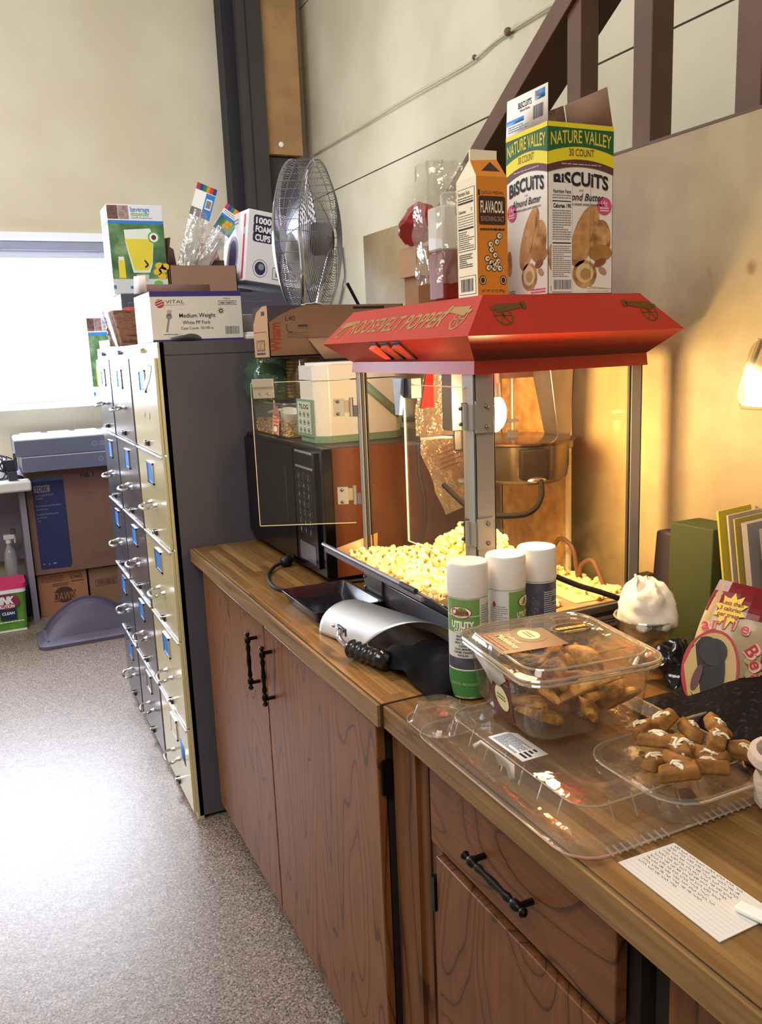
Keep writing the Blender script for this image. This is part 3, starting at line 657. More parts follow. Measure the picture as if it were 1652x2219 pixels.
# kettle and drive
M_KET = mat('#6e5c4c', .20, .95, var=.15, vscale=14)
KX, KY = 1.04, 1.50
ke = MB(); ke.lathe([(.0, 1.212), (.085, 1.212), (.098, 1.222), (.102, 1.245), (.102, 1.292), (.114, 1.296), (.116, 1.300), (.102, 1.303), (.0, 1.304)], M_KET, TM((KX, KY, 0)), n=48)
ket = ke.build('kettle', pop, world=pop)
b = MB(); b.box((-.028, -.020, 1.228), (.028, .006, 1.288), mat('#140b06', .9, spec=.05), TM((KX - .035, KY - .094, 0), rz=-.33)); h = b.build('heater_box', ket, bevel=.002); h.data.transform(RI)
b = MB(); b.ball((KX - .036, KY - .112, 1.228), .02, STEEL, sq=(1.2, .5, .3)); h = b.build('plug_plate', ket); h.data.transform(RI)
b = MB(); b.tube(spline([(KX - .034, KY - .118, 1.228), (KX - .040, KY - .13, 1.20), (KX - .065, KY - .14, 1.175), (KX - .10, KY - .13, 1.165), (KX - .16, KY - .08, 1.17), (KX - .19, KY + .0, 1.22)], 7), .006, mat('#0e0907', .8, spec=.1), n=8); h = b.build('kettle_cord', ket); h.data.transform(RI)
M_BRK = mat('#857a72', .34, .85, var=.2, vscale=20)
b = MB(); b.hexa([(KX + .085, KY - .02, 1.30), (KX + .118, KY - .02, 1.30), (KX + .118, KY + .03, 1.30), (KX + .085, KY + .03, 1.30)], [(KX + .055, KY - .03, 1.455), (KX + .118, KY - .03, 1.455), (KX + .118, KY + .04, 1.455), (KX + .055, KY + .04, 1.455)], M_BRK)
b.box((KX + .100, KY - .03, 1.272), (KX + .118, KY - .02, 1.30), M_BRK); b.build('kettle_hanger', pop, world=pop, bevel=.002)
b = MB(); b.box((.862, KY - .02, 1.33), (.91, KY + .02, 1.455), mat('#5d5658', .35, .8)); b.box((.888, KY - .025, 1.285), (.925, KY + .02, 1.335), mat('#4a3c36', .4, .7)); b.box((.872, KY - .012, 1.290), (.892, KY - .006, 1.33), mat('#4a4444', .4, .8))
b.tube([(.912, KY, 1.29), (.912, KY, 1.225)], .012, mat('#5a3826', .4, .6), n=12); b.lathe([(.026, 0), (.026, .005)], STEEL, TM((.912, KY, 1.218), ry=.12), n=20)
b.tube([(.89, KY, 1.315), (.855, KY + .01, 1.317), (.815, KY + .03, 1.315)], .0042, STEEL, n=8)
b.build('drive_bracket', pop, world=pop, bevel=.0015)
b = MB(); b.tube([(KX - .02, KY, 1.455), (KX - .02, KY, 1.30)], .0045, M_BRK, n=8); b.box((KX - .045, KY - .008, 1.428), (KX + .03, KY + .008, 1.440), mat('#43302a', .5, .5)); b.box((KX - .034, KY - .006, 1.336), (KX - .006, KY + .006, 1.343), STEEL); b.box((KX - .028, KY - .007, 1.303), (KX - .010, KY + .007, 1.32), STEEL)
b.build('stirrer_shaft', pop, world=pop)
b = MB(); b.ball((.876, 1.348, 1.372), .024, mat('#fff2d0', .4, emit='#ffd58a', es=45, name='lamp_bulb'), sq=(1, 1, 1.5)); b.lathe([(.014, 0), (.013, .026)], STEEL, TM((.876, 1.348, 1.402)), n=14); b.tube([(.876, 1.348, 1.425), (.876, 1.348, 1.456)], .010, STEEL); b.build('lamp', pop, world=pop)
for (lx, ly, lz, e, r) in ((.876, 1.348, 1.368, 18.0, .070),):
    l = bpy.data.lights.new('popper_lamp', 'POINT'); l.energy = e; l.color = (1, .74, .38); l.shadow_soft_size = r
    o = bpy.data.objects.new('popper_lamp', l); COL.objects.link(o); o.location = (lx, ly, lz)
b = MB(); b.tube(spline([(.90, 1.70, 1.30), (.905, 1.71, 1.22), (.922, 1.72, 1.15), (.925, 1.73, 1.08), (.905, 1.735, 1.03)], 8), .0055, mat('#2a1c18', .4), n=8); b.build('inner_cord', pop, world=pop)

# popcorn
M_POPC = blotch('popcorn', '#ecc450', '#fae794', '#fdf3c4', 90, .8, 0, 1, (.3, .48, .62))
def kern(seed):
    rr = random.Random(seed); b = MB()
    for i in range(7):
        a = rr.uniform(0, 2 * PI); z = rr.uniform(-.8, 1); q = math.sqrt(max(0, 1 - z * z)); R = .0058
        b.ball((R * q * math.cos(a), R * q * math.sin(a), R * z * .8), rr.uniform(.0036, .0062), M_POPC, n=7, m=5, jit=.12, seed=seed * 9 + i)
    b.ball((0, 0, -.003), .004, mat('#8a5a20', .6), n=6, m=4)
    return b
KS = [kern(i) for i in range(6)]
def heap(x, y):
    h = .986 + .118 * math.exp(-((x - .945) / .085) ** 2 - ((y - 1.505) / .12) ** 2) + .052 / (1 + math.exp((x - .93) / .03)) * (1 if y > 1.3 else .6) + .03 * math.exp(-((x - 1.12) / .05) ** 2 - ((y - 1.60) / .09) ** 2)
    if x < X0 + .02: h = max(h, .985 + max(0, X0 - x) * .78 + .024)
    if x > 1.0 and y < 1.48: h = min(h, .980 + .02 * max(0, (x - 1.10) / .06))
    return h + .008 * nz((x, y, 0), 22)
b = MB(); rr = random.Random(5)
b.grid(lambda u, v: (.745 + .40 * u, 1.29 + .465 * v, heap(.745 + .40 * u, 1.29 + .465 * v) - .016), 40, 40, M_POPC)
cnt = 0
while cnt < 620:
    x = rr.uniform(.735, 1.15); y = rr.uniform(1.285, 1.762)
    h = heap(x, y)
    if h < .989 or (x > .98 and rr.random() < .35): continue
    k = KS[rr.randrange(6)]; s = rr.uniform(.9, 1.25)
    Mx = TM((x, y, h - rr.uniform(.002, .012)), rr.uniform(0, 6), rr.uniform(0, 6), rr.uniform(0, 6)) @ Matrix.Scale(s, 4)
    vs = [Mx @ Vector(v) for v in k.v]; o = len(b.v)
    b.v += [tuple(v) for v in vs]
    for f, mi in zip(k.f, k.mi): b.f.append(tuple(o + j for j in f)); b.mi.append(b.mats.index(M_POPC)); b.sm.append(True)
    cnt += 1
single(b, 'popcorn_heap', 'heap of yellow popcorn lying on the floor of the popcorn machine', 'popcorn', ((X0 + X1) / 2, (Y0 + Y1) / 2, .986), kind='stuff')
protos = []
placed = 0
while placed < 300:
    x = rr.uniform(.728, 1.15) if placed < 220 else rr.uniform(1.08, 1.15); y = rr.uniform(1.285, 1.762) if placed < 220 else rr.uniform(1.29, 1.56)
    if placed < 260 and x > 1.02 and rr.random() < .5: continue
    h = heap(x, y)
    if placed < 220 and h < .989: continue
    i = placed % 6; s = rr.uniform(.95, 1.35)
    if placed < 6:
        o = KS[i].build('popcorn_piece'); protos.append(o)
    else:
        o = protos[i].copy(); COL.objects.link(o)
    o.location = (x, y, max(h + rr.uniform(-.002, .007), .993)); o.rotation_euler = (rr.uniform(0, 6), rr.uniform(0, 6), rr.uniform(0, 6)); o.scale = (s, s, s)
    tag(o, 'single popped yellow popcorn piece on the heap inside the popcorn machine', 'popcorn', 'popcorn pieces in the machine')
    placed += 1
# ================================================================ on top of the popcorn machine
ZT = 1.5825
YEL = mat('#e8d420', .5); GRN = mat('#1f5c2c', .5); MAR = mat('#5d3434', .5); PINKM = mat('#d4487c', .5); CW = mat('#ece5dc', .5)
BIS = blotch('biscuit_photo', '#8a5a34', '#b9854f', '#d3a46c', 45, .55, 0); BISD = mat('#8f5f38', .6); GOLDT = mat('#dcc640', .5); GREYT = mat('#8d8a88', .6)
def biscuit_art(b, F, W, H, panel):
    n = 14; q = lambda u: .011 * (1 - ((u - W / 2) / (W / 2)) ** 2)
    b.rect(F, 0, H - .008, W, H, YEL, 2)
    for i in range(n):
        u0 = W * i / n; u1 = W * (i + 1) / n
        b.poly(F, [(u0, H - .082 + q(u0)), (u1, H - .082 + q(u1)), (u1, H - .070 + q(u1)), (u0, H - .070 + q(u0))], MAR, 3)
        b.poly(F, [(u0, H - .070 + q(u0)), (u1, H - .070 + q(u1)), (u1, H - .008), (u0, H - .008)], YEL, 2)
        b.poly(F, [(u0, H - .049 + q(u0)), (u1, H - .049 + q(u1)), (u1, H - .008), (u0, H - .008)], GRN, 3)
    b.txt(F, 'NATURE VALLEY', W / 2, H - .038, .021, GOLDT, w=W * .92, l=4, bold=.012, align='c', arc=.006)
    b.txt(F, '30 COUNT', W / 2, H - .0535, .012, MAR, w=W * .38, l=5, align='c')
    b.lines(F, W * .20, H - .0690, W * .80, H - .0655, 1, mat('#c9a9a0', .6), 4, 3)
    b.txt(F, 'BiSCUiTS', W / 2, H - .108, .022, INK, w=W * .84, l=4, bold=.03, align='c', arc=.006)
    b.txt(F, 'with', W / 2, H - .112, .004, INK, l=4, align='c')
    b.txt(F, 'Almond Butter', W / 2, H - .127, .012, INK, w=W * .70, l=4, bold=.01, align='c', shear=.3)
    b.lines(F, W * .15, H - .136, W * .85, H - .131, 1, GREYT, 4, 5)
    # the picture: oval biscuits, spread and almonds
    b.ell(F, W * .80, H * .32, W * .17, H * .13, BIS, 1, rot=-.15); b.ell(F, W * .56, H * .35, W * .17, H * .20, BIS, 2, rot=-.42)
    b.ell(F, W * .53, H * .36, W * .13, H * .17, mat('#bf8c55', .55, var=.2, vscale=90), 3, rot=-.42)
    b.ell(F, W * .80, H * .25, W * .19, H * .05, mat('#a9743e', .5, var=.2, vscale=60), 3)
    b.ell(F, W * .56, H * .12, W * .19, H * .085, BIS, 2); b.ell(F, W * .56, H * .125, W * .14, H * .06, mat('#dcc08a', .5), 3); b.ell(F, W * .57, H * .12, W * .08, H * .035, mat('#b58a4c', .5), 4)
    b.ell(F, W * .80, H * .19, W * .10, H * .022, mat('#8a4e2c', .5), 4, rot=.35); b.ell(F, W * .84, H * .14, W * .07, H * .02, mat('#b3886a', .5), 4, rot=-.5)
    b.ell(F, W * .06, H * .22, W * .06, H * .08, BIS, 2)
    b.ell(F, W * (.86 if panel else .14), H * .53, W * .115, H * .052, PINKM, 4); b.txt(F, '14g', W * (.86 if panel else .14), H * .535, .008, CW, l=5, align='c'); b.lines(F, W * (.79 if panel else .07), H * .495, W * (.93 if panel else .21), H * .525, 2, CW, 5, 4)
    b.lines(F, W * .60, H * .012, W * .95, H * .045, 2, PINKM if not panel else CW, 3, 8); b.lines(F, .005, H * .02, W * .2, H * .05, 2, GREYT, 3, 8)
    if panel:
        b.rect(F, W * .045, .004, W * .355, H * .655, CW, 5); b.txt(F, 'Nutrition Facts', W * .07, H * .595, .006, INK, w=W * .27, l=6, bold=.02)
        b.txt(F, 'Calories 190', W * .07, H * .51, .007, INK, w=W * .27, l=6, bold=.03); b.rect(F, W * .06, H * .545, W * .34, H * .551, INK, 6); b.rect(F, W * .06, H * .30, W * .34, H * .307, INK, 6)
        b.lines(F, W * .06, H * .32, W * .34, H * .50, 13, GREYT, 6, 2); b.lines(F, W * .06, H * .10, W * .34, H * .29, 16, GREYT, 6, 6, .45)
        b.lines(F, W * .06, H * .56, W * .34, H * .59, 2, GREYT, 6, 7); b.barcode(F, W * .08, .008, W * .34, H * .085, mat('#55525a', .6), 6, 5)
        b.line(F, [(W * .64, H * .67), (W * .64, .012), (W * .985, .008)], .0006, mat('#6a6460', .7), 6)
BX0, BX1, BY0, BY1 = .937, 1.080, 1.262, 1.388; BH = .287
bb = thing('biscuit_box', 'tall open biscuit carton with green and yellow band standing on the red hood', 'box', ((BX0 + BX1) / 2, (BY0 + BY1) / 2, ZT))
b = MB(); t = .001
for a, c in (((BX0, BY0, ZT), (BX1, BY0 + t, ZT + BH)), ((BX0, BY1 - t, ZT), (BX1, BY1, ZT + BH)), ((BX0, BY0, ZT), (BX0 + t, BY1, ZT + BH)), ((BX1 - t, BY0, ZT), (BX1, BY1, ZT + BH)), ((BX0, BY0, ZT), (BX1, BY1, ZT + t))): b.box(a, c, CW)
biscuit_art(b, Face((BX0, BY0, ZT), (1, 0, 0), (0, 0, 1)), BX1 - BX0, BH, True)
biscuit_art(b, Face((BX0, BY1, ZT), (0, -1, 0), (0, 0, 1)), BY1 - BY0, BH, False)
b.build('carton', bb, world=bb)
# flaps
b = MB(); z0 = ZT + BH; FA = Face((BX0, BY1, z0), (0, -1, 0), (.03, 0, 1)); W = BY1 - BY0
b.poly(FA, [(0, 0), (W, 0), (W - .002, .062), (.002, .062)], CW, 0)
b.txt(FA, 'BiSCUiTS', W * .30, .040, .010, INK, w=W * .32, l=1, bold=.02); b.txt(FA, 'Almond Butter', W * .34, .034, .004, INK, w=W * .25, l=1)
b.rect(FA, W * .70, .042, W * .93, .057, mat('#3a7fb8', .5), 1); b.rect(FA, W * .72, .047, W * .80, .051, mat('#c93a3a', .5), 2); b.barcode(FA, W * .66, .012, W * .90, .034, mat('#55525a', .6), 1, 9)
b.rect(FA, 0, .018, W * .44, .026, mat('#3b86d8', .5), 1); b.lines(FA, W * .05, .004, W * .55, .016, 3, GREYT, 1, 3)
b.build('printed_flap', bb, world=bb, solid=.0008)
M_FLAP = mat('#7b5a42', .85, var=.08)
b = MB(); b.add([(BX0 + .02, BY1 - .001, z0), (BX1, BY1 - .001, z0), (BX1 - .004, BY1 + .012, z0 + .070), (BX0 + .055, BY1 + .012, z0 + .040), (BX0 + .022, BY1 + .006, z0 + .028)], [(0, 1, 2, 3, 4)], M_FLAP); b.build('rear_flap', bb, world=bb, solid=.001)
b = MB(); b.add([(BX1, BY0 + .002, z0), (BX1, BY1 - .002, z0), (BX1 - .012, BY1 - .004, z0 + .066), (BX1 - .012, BY0 + .004, z0 + .066)], [(0, 1, 2, 3)], M_FLAP); b.build('side_flap', bb, world=bb, solid=.001)

# seasoning salt carton
ORG = mat('#d98524', .5, var=.05, vscale=6); SCW = mat('#efe3c4', .55); DBR = mat('#43241c', .5)
SX0, SX1, SY0, SY1 = .806, .868, 1.285, 1.350; SH = .197
s = thing('salt_carton', 'orange and cream gable topped seasoning salt carton on the red hood', 'carton', ((SX0 + SX1) / 2, (SY0 + SY1) / 2, ZT))
b = MB(); b.box((SX0, SY0, ZT), (SX1, SY1, ZT + SH), SCW)
F1 = Face((SX0, SY0, ZT), (1, 0, 0), (0, 0, 1)); F2 = Face((SX0, SY1, ZT), (0, -1, 0), (0, 0, 1)); W1 = SX1 - SX0; W2 = SY1 - SY0
b.rect(F1, 0, 0, W1, SH, ORG, 1)
b.poly(F1, rrect(.004, .118, W1 - .004, .165, .004), DBR, 2); b.txt(F1, 'FLAVACOL', W1 / 2, .138, .019, SCW, w=.047, l=3, bold=.02, align='c'); b.txt(F1, 'SEASONING SALT', W1 / 2, .124, .008, mat('#b79a84', .6), w=.047, l=3, align='c')
b.txt(F1, 'GOLD MEDAL', .010, .168, .005, DBR, w=.045, l=2); b.rect(F1, .003, .166, .007, .175, DBR, 2); b.lines(F1, .006, .107, W1 - .006, .114, 1, DBR, 2, 4)
rr = random.Random(3)
for (u, v) in ((.045, .100), (.040, .090), (.027, .086), (.029, .077), (.036, .068), (.020, .062), (.028, .055), (.042, .058), (.022, .047), (.034, .046), (.045, .046), (.029, .050), (.038, .052)):
    b.ell(F1, u, v, .0062, .0060, DBR, 2, n=9, rot=rr.random()); b.ell(F1, u, v, .0048, .0046, SCW, 3, n=7, rot=rr.random()); b.ell(F1, u + .001, v, .0015, .002, DBR, 4, n=6)
for u in (.010, W1 - .010): b.ell(F1, u, .026, .007, .008, DBR, 2); b.ring(F1, u, .026, .0055, .0062, .0012, SCW, 3)
b.txt(F1, 'NET WT. 35 OZ (992g)', W1 / 2, .006, .0045, DBR, w=.048, l=2, align='c')
b.rect(F2, .004, .078, .004 + W2 * .86, .182, INK, 1); b.rect(F2, .005, .079, .003 + W2 * .86, .181, SCW, 2)
b.txt(F2, 'Nutrition Facts', .007, .171, .007, INK, w=.038, l=3, bold=.01); b.rect(F2, .006, .157, .056, .160, INK, 3); b.txt(F2, 'Calories', .007, .142, .005, INK, l=3, bold=.02); b.txt(F2, '0', .048, .143, .006, INK, l=3); b.rect(F2, .006, .114, .056, .117, INK, 3)
b.lines(F2, .006, .119, .056, .140, 5, INK, 3, 7, .25); b.lines(F2, .006, .161, .056, .169, 2, INK, 3, 8, .4); b.lines(F2, .006, .081, .056, .112, 9, INK, 3, 9, .4); b.lines(F2, .006, .050, .050, .074, 7, INK, 2, 4, .45)
b.rect(F2, .004, .004, .060, .036, INK, 1); b.rect(F2, .005, .005, .059, .035, SCW, 2); b.barcode(F2, .010, .009, .052, .031, INK, 3, 3)
b.build('body', s, world=s, bevel=.0012)
b = MB(); zz = ZT + SH; ym = (SY0 + SY1) / 2
b.add([(SX0, SY0, zz), (SX1, SY0, zz), (SX1, SY1, zz), (SX0, SY1, zz), (SX0 + .006, ym - .003, zz + .032), (SX1 - .002, ym - .003, zz + .036)], [(0, 1, 5, 4)], ORG)
b.add([(SX0, SY0, zz), (SX1, SY0, zz), (SX1, SY1, zz), (SX0, SY1, zz), (SX0 + .006, ym - .003, zz + .032), (SX1 - .002, ym - .003, zz + .036)], [(3, 4, 5, 2), (0, 4, 3), (1, 2, 5)], SCW)
b.box((SX0 + .006, ym - .005, zz + .030), (SX1 - .002, ym - .001, zz + .048), SCW); b.add([(SX0 + .016, SY0 + .008, zz + .010), (SX1 - .008, SY0 + .008, zz + .010), (SX1 - .020, ym - .011, zz + .028)], [(0, 1, 2)], DBR)
b.build('gable_top', s, world=s)
# oil bottle in a clear bag, scoop cup, paper bag
M_OIL = mat('#7a1c0c', .2, var=.2, vscale=8, coat=.5)
bt = thing('oil_bottle', 'dark red bottle of popping oil behind the orange salt carton', 'bottle', (.835, 1.43, ZT))
b = MB(); b.box((.806, 1.40, ZT), (.868, 1.46, ZT + .090), M_OIL); b.box((.806, 1.40, ZT + .090), (.868, 1.46, ZT + .17), mat('#d6d4d0', .3)); b.build('body', bt, world=bt, bevel=.005)
b = MB(); b.lathe([(.016, 0), (.016, .022), (.012, .026)], mat('#c9c9cc', .4), TM((.837, 1.43, ZT + .17)), n=20); b.build('cap', bt, world=bt)
M_BAG = film('crinkled_clear_bag', '#f7f5ee', .10, .12, .10, '#e8e6e0', bump=.9, bscale=26)
b = MB()
def bagf(sy, x0, x1, y, z0, z1, sd, w=.006):
    return lambda u, v: (x0 + (x1 - x0) * u + .004 * nz((u * 3, v * 5, sd)), y + sy * w * math.sin(PI * u) + .012 * nz((u * 4, v * 4, sd + 3)), z0 + (z1 - z0) * v + .006 * nz((u * 6, v, sd)))
b.grid(bagf(-1, .782, .850, 1.385, ZT + .03, ZT + .24, 1), 14, 26, M_BAG); b.grid(bagf(1, .775, .85, 1.40, ZT + .11, ZT + .245, 2), 14, 20, M_BAG)
b.grid(lambda u, v: (.775 + .01 * nz((u, v * 6, 1)) - .006 * math.sin(PI * v), 1.395 + .05 * u, ZT + .03 + .21 * v), 8, 20, M_BAG)
single(b, 'plastic_bag', 'crinkled clear plastic bag standing tall behind the orange salt carton', 'bag', (.81, 1.39, ZT))
M_REDP = mat('#8e1218', .18, coat=.6)
rc_ = thing('red_cup', 'glossy dark red plastic cup lying tilted on top of the brown paper bag', 'cup', (.885, 1.60, ZT + .10))
b = MB(); Mx = TM((.852, 1.585, ZT + .155), 0, 1.05, .5) @ Matrix.Translation((0, 0, -.03))
b.lathe([(.026, 0), (.032, .004), (.040, .055), (.043, .060), (.040, .062), (.030, .010), (0, .008)], M_REDP, Mx, n=8, smooth=False, caps=(True, False)); b.build('cup_body', rc_, world=rc_, bevel=.001)
b = MB(); b.lathe([(.012, 0), (.012, .0012)], mat('#3b1016', .5), Mx @ TM((.0, -.0365, .032), PI / 2), n=18); b.build('badge', rc_, world=rc_)
M_PB = mat('#94714f', .85, var=.12, bump=.3, bscale=30)
b = MB(); b.loft([[(.845 + .09 * u + .006 * nz((u, v, k * 1.)), 1.575 + .06 * v, ZT + z) for u, v in ((0, 0), (.5, -.1), (1, 0), (1, 1), (.5, 1.1), (0, 1))] for k, z in enumerate((0, .02, .045, .07, .085))], M_PB, smooth=False)
b.loft([[(.838 + .10 * u + .004 * nz((u, v, k * 3.)), 1.568 + .074 * v, ZT + z) for u, v in ((0, 0), (.5, -.05), (1, 0), (1, 1), (.5, 1.05), (0, 1))] for k, z in enumerate((.06, .09, .118))], mat('#a98560', .85), smooth=False)
single(b, 'paper_bag', 'brown paper bag with a folded rim on the red hood under the red cup', 'paper bag', (.89, 1.60, ZT))

# clear bag with red header hanging in the machine
b = MB()
def hb(u, v):
    top = Vector((.945, 1.742, 1.440)); x0 = .918 + (0 if v > .5 else (.5 - v) * .15) + (.03 * (v - .75) * 4 if v > .75 else 0); wd = .115 if v < .75 else .115 - (v - .75) * .22
    return (x0 + wd * u, 1.745 + .006 * nz((u * 5, v * 8, 2)), 1.115 + .325 * v + (u - .5) * (.03 if v < .2 else 0))
b.grid(hb, 16, 40, film('hanging_bag_film', '#f3e6cc', .26, .34, .14, '#f0e0c0', bump=1.6, bscale=38))
Fh = Face((.93, 1.738, 1.36), (1, 0, 0), (0, 0, 1))
b.poly(Fh, [(0, 0), (.035, .0), (.035, .085), (.018, .085)], mat('#c01c14', .5), 1)
for i in range(5): b.lines(Face((.975, 1.736, 1.21 + .012 * i), (1, 0, .25), (-.2, 0, 1)), 0, 0, .07, .006, 1, mat('#7a4a2a', .6), 2, i)
single(b, 'plastic_bag', 'crinkled clear bag with a red corner hanging inside the popcorn machine', 'bag', (.98, 1.745, 1.44))

# ================================================================ behind the machine, on the counter
M_MWW = contour_wood('microwave_wood', '#6e3a20', '#7c4526', '#562b18', (2, 9, .8), 3, .10, .35, (30, 120, 3), .78)
M_MWB = mat('#0b0a10', .16, spec=.35)
mw = thing('microwave', 'large microwave oven with black glass front and reddish wood side', 'microwave', (.95, 2.245, .914))
MX0, MX1, MY0, MY1, MZ0, MZ1 = .752, 1.16, 1.93, 2.566, .932, 1.262
b = MB(); b.box((MX0 + .028, MY0, MZ0), (MX1, MY1, MZ1), M_MWW); b.box((MX0 + .028, MY0 + .001, MZ1), (MX1, MY1, MZ1 + .001), mat('#241d20', .4)); b.ball((.88, MY0 - .001, .952), .004, mat('#b06a3a', .3, .8)); b.build('body', mw, world=mw, bevel=.004)
b = MB(); b.box((MX0, MY0 + .0, MZ0), (MX0 + .029, MY1, MZ1), M_MWB); b.build('front_frame', mw, world=mw, bevel=.004)
b = MB(); b.box((MX0 - .010, MY0 + .19, MZ0 + .02), (MX0, MY1 - .01, MZ1 - .012), M_MWB); b.box((MX0 - .0112, MY0 + .25, MZ0 + .07), (MX0 - .0098, MY1 - .06, MZ1 - .06), mat('#0b0a10', .08)); d = b.build('door', mw, world=mw, bevel=.003)
b = MB(); b.box((MX0 - .008, MY0 + .035, MZ0 + .02), (MX0, MY0 + .185, MZ1 - .012), M_MWB)
FP = Face((MX0 - .0082, MY0 + .185, MZ0 + .02), (0, -1, 0), (0, 0, 1))
b.rect(FP, .012, .252, .138, .258, mat('#b9bcc8', .3, .8), 1); b.rect(FP, .012, .292, .138, .298, mat('#b9bcc8', .3, .8), 1)  # pale strips paint the white light along two top edges
b.rect(FP, .02, .262, .13, .288, mat('#0e1a1c', .1), 1)
for i in range(7):
    for j in range(3): b.txt(FP, str((i * 3 + j) % 10), .03 + j * .035, .225 - i * .024, .012, mat('#9297a6', .5), l=1); b.ring(FP, .035 + j * .035, .231 - i * .024, .015, .010, .0008, mat('#565a68', .5), 1)
b.rect(FP, .018, .006, .132, .055, mat('#8d90a6', .22, .8), 1); b.build('control_panel', mw, world=mw, bevel=.002)
for fx, fy in ((MX0 + .05, MY0 + .05), (MX0 + .05, MY1 - .05), (MX1 - .05, MY0 + .05)):
    b = MB(); b.lathe([(.014, 0), (.016, .0185)], BLK, TM((fx, fy, .9142)), n=14); b.build('foot', mw, world=mw)
# rice / soy machine
M_WP = mat('#eae6e0', .3, coat=.3); M_MINT = mat('#7f9c86', .4)
im = thing('countertop_ice_maker', 'white countertop appliance with mint green base and control panel on the microwave', 'appliance', (.90, 2.12, 1.263))
IX0, IX1, IY0, IY1, IZ = .795, 1.045, 2.045, 2.205, 1.263
def oct_(x0, x1, y0, y1, c): return [(x0 + c, y0), (x1 - c, y0), (x1, y0 + c), (x1, y1 - c), (x1 - c, y1), (x0 + c, y1), (x0, y1 - c), (x0, y0 + c)]
b = MB(); b.prism(oct_(IX0, IX1, IY0, IY1, .028), IZ + .016, IZ + .160, M_WP); b.build('body', im, world=im, bevel=.006, seg=3)
b = MB(); b.prism(oct_(IX0 - .001, IX1 + .001, IY0 - .001, IY1 + .001, .028), IZ + .163, IZ + .200, M_WP); b.prism(oct_(IX0 + .012, IX1 - .012, IY0 + .012, IY1 - .012, .03), IZ + .198, IZ + .207, M_WP); b.build('lid', im, world=im, bevel=.006, seg=3)
b = MB(); b.prism(oct_(IX0 - .002, IX1 + .002, IY0 - .002, IY1 + .002, .029), IZ, IZ + .018, M_MINT); b.build('base_band', im, world=im, bevel=.003)
b = MB(); b.box((IX0 - .005, IY0 + .030, IZ + .014), (IX0 + .001, IY1 - .010, IZ + .112), M_MINT); Fi = Face((IX0 - .0052, IY1 - .010, IZ + .014), (0, -1, 0), (0, 0, 1))
b.rect(Fi, .010, .008, .108, .092, mat('#c6d2c6', .4), 1); b.txt(Fi, 'TLOG', .022, .073, .012, INK, w=.07, l=2, bold=.02)
for j in range(3):
    for i in range(3): b.ring(Fi, .028 + i * .03, .016 + .021 * j, .009, .007, .0016, mat('#4f6656', .5), 2); b.ell(Fi, .028 + i * .03, .016 + .021 * j, .004, .003, INK, 2)
b.build('control_panel', im, world=im, bevel=.002)
b = MB(); b.add([(.905, IY0 - .003, 1.415), (.925, IY0 - .003, 1.425), (1.03, IY0 - .003, 1.335), (1.02, IY0 - .003, 1.315)], [(0, 1, 2, 3)], M_MINT); b.build('handle', im, world=im, solid=.004)
b = MB(); b.tube([(1.046, 2.06, 1.305), (1.085, 2.055, 1.308)], .008, BLK); b.build('spigot', im, world=im)
# tub of popping corn
M_TUB = film('clear_tub_plastic', '#f1f0ee', .12, .10, .08)
tb = thing('corn_tub', 'clear plastic tub of yellow popping corn beside the white appliance on the microwave', 'tub', (.80, 2.36, 1.263))
TX0, TX1, TY0, TY1, TZ = .765, .92, 2.225, 2.54, 1.264
def frame_box(b, r0, r1, mt, cap=True): b.loft([[(x, y, z) for x, y in rrect(*rct, rad)] for (rct, rad, z) in (r0, r1)], mt, caps=(cap, False))
b = MB(); frame_box(b, ((TX0 + .012, TY0 + .012, TX1 - .012, TY1 - .012), .02, TZ), ((TX0, TY0, TX1, TY1), .025, TZ + .095), M_TUB)
b.tube([(x, y, TZ + .095) for x, y in rrect(TX0, TY0, TX1, TY1, .025)], .0025, M_TUB, closed=True, n=6); b.build('tub_body', tb, world=tb)
b = MB(); Fk = Face((TX0 - .001, TY0 + .115, TZ + .004), (.05, -1, 0), (.10, 0, 1)); SALM = mat('#e2907c', .7)
b.poly(Fk, [(0, .010), (.052, .0), (.050, .060), (.030, .085), (.022, .078), (.010, .098), (.0, .10)], SALM, 2)
for i, tx in enumerate(('Gourmet', 'Popcorn', 'Hulled', 'white')): b.txt(Fk, tx, .006, .056 - i * .010, .006, mat('#7a3028', .7), w=.036, l=3)
b.ell(Fk, .026, .018, .016, .010, mat('#4a3a30', .7), 3); b.ell(Fk, .026, .018, .014, .0085, CW, 4); b.build('ticket', tb, world=tb)
M_CORN = blotch('corn_kernels', '#a8701c', '#d2a03c', '#ecd27c', 150, .45, 0, 1, (.35, .5, .62), 2)
b = MB(); b.grid(lambda u, v: (TX0 + .014 + (TX1 - TX0 - .028) * u, TY0 + .014 + (TY1 - TY0 - .028) * v, TZ + .040 + .006 * nz((u * 5, v * 9, 1))), 20, 34, M_CORN)
b.box((TX0 + .015, TY0 + .015, TZ + .002), (TX1 - .015, TY1 - .015, TZ + .034), M_CORN)
rr = random.Random(11)
for i in range(560):
    e = rr.random(); x = rr.uniform(TX0 + .015, TX1 - .015); y = rr.uniform(TY0 + .015, TY1 - .015)
    if e < .35: x = TX0 + .014; z = rr.uniform(TZ + .004, TZ + .04)
    elif e < .6: y = TY0 + .014; z = rr.uniform(TZ + .004, TZ + .04)
    else: z = TZ + .040
    b.ball((x, y, z), .0042, M_CORN, n=6, m=4, sq=(1, .8, .8))
single(b, 'corn_kernels', 'loose yellow popping corn kernels filling the clear tub', 'corn', (.84, 2.38, 1.266), kind='stuff')
b = MB(); b.lathe([(.0, 0), (.020, .0), (.028, .014), (.030, .030), (.028, .030), (.022, .006), (0, .003)], WHT, TM((.80, 2.28, TZ + .045), rx=.3), n=20, caps=(False, False))
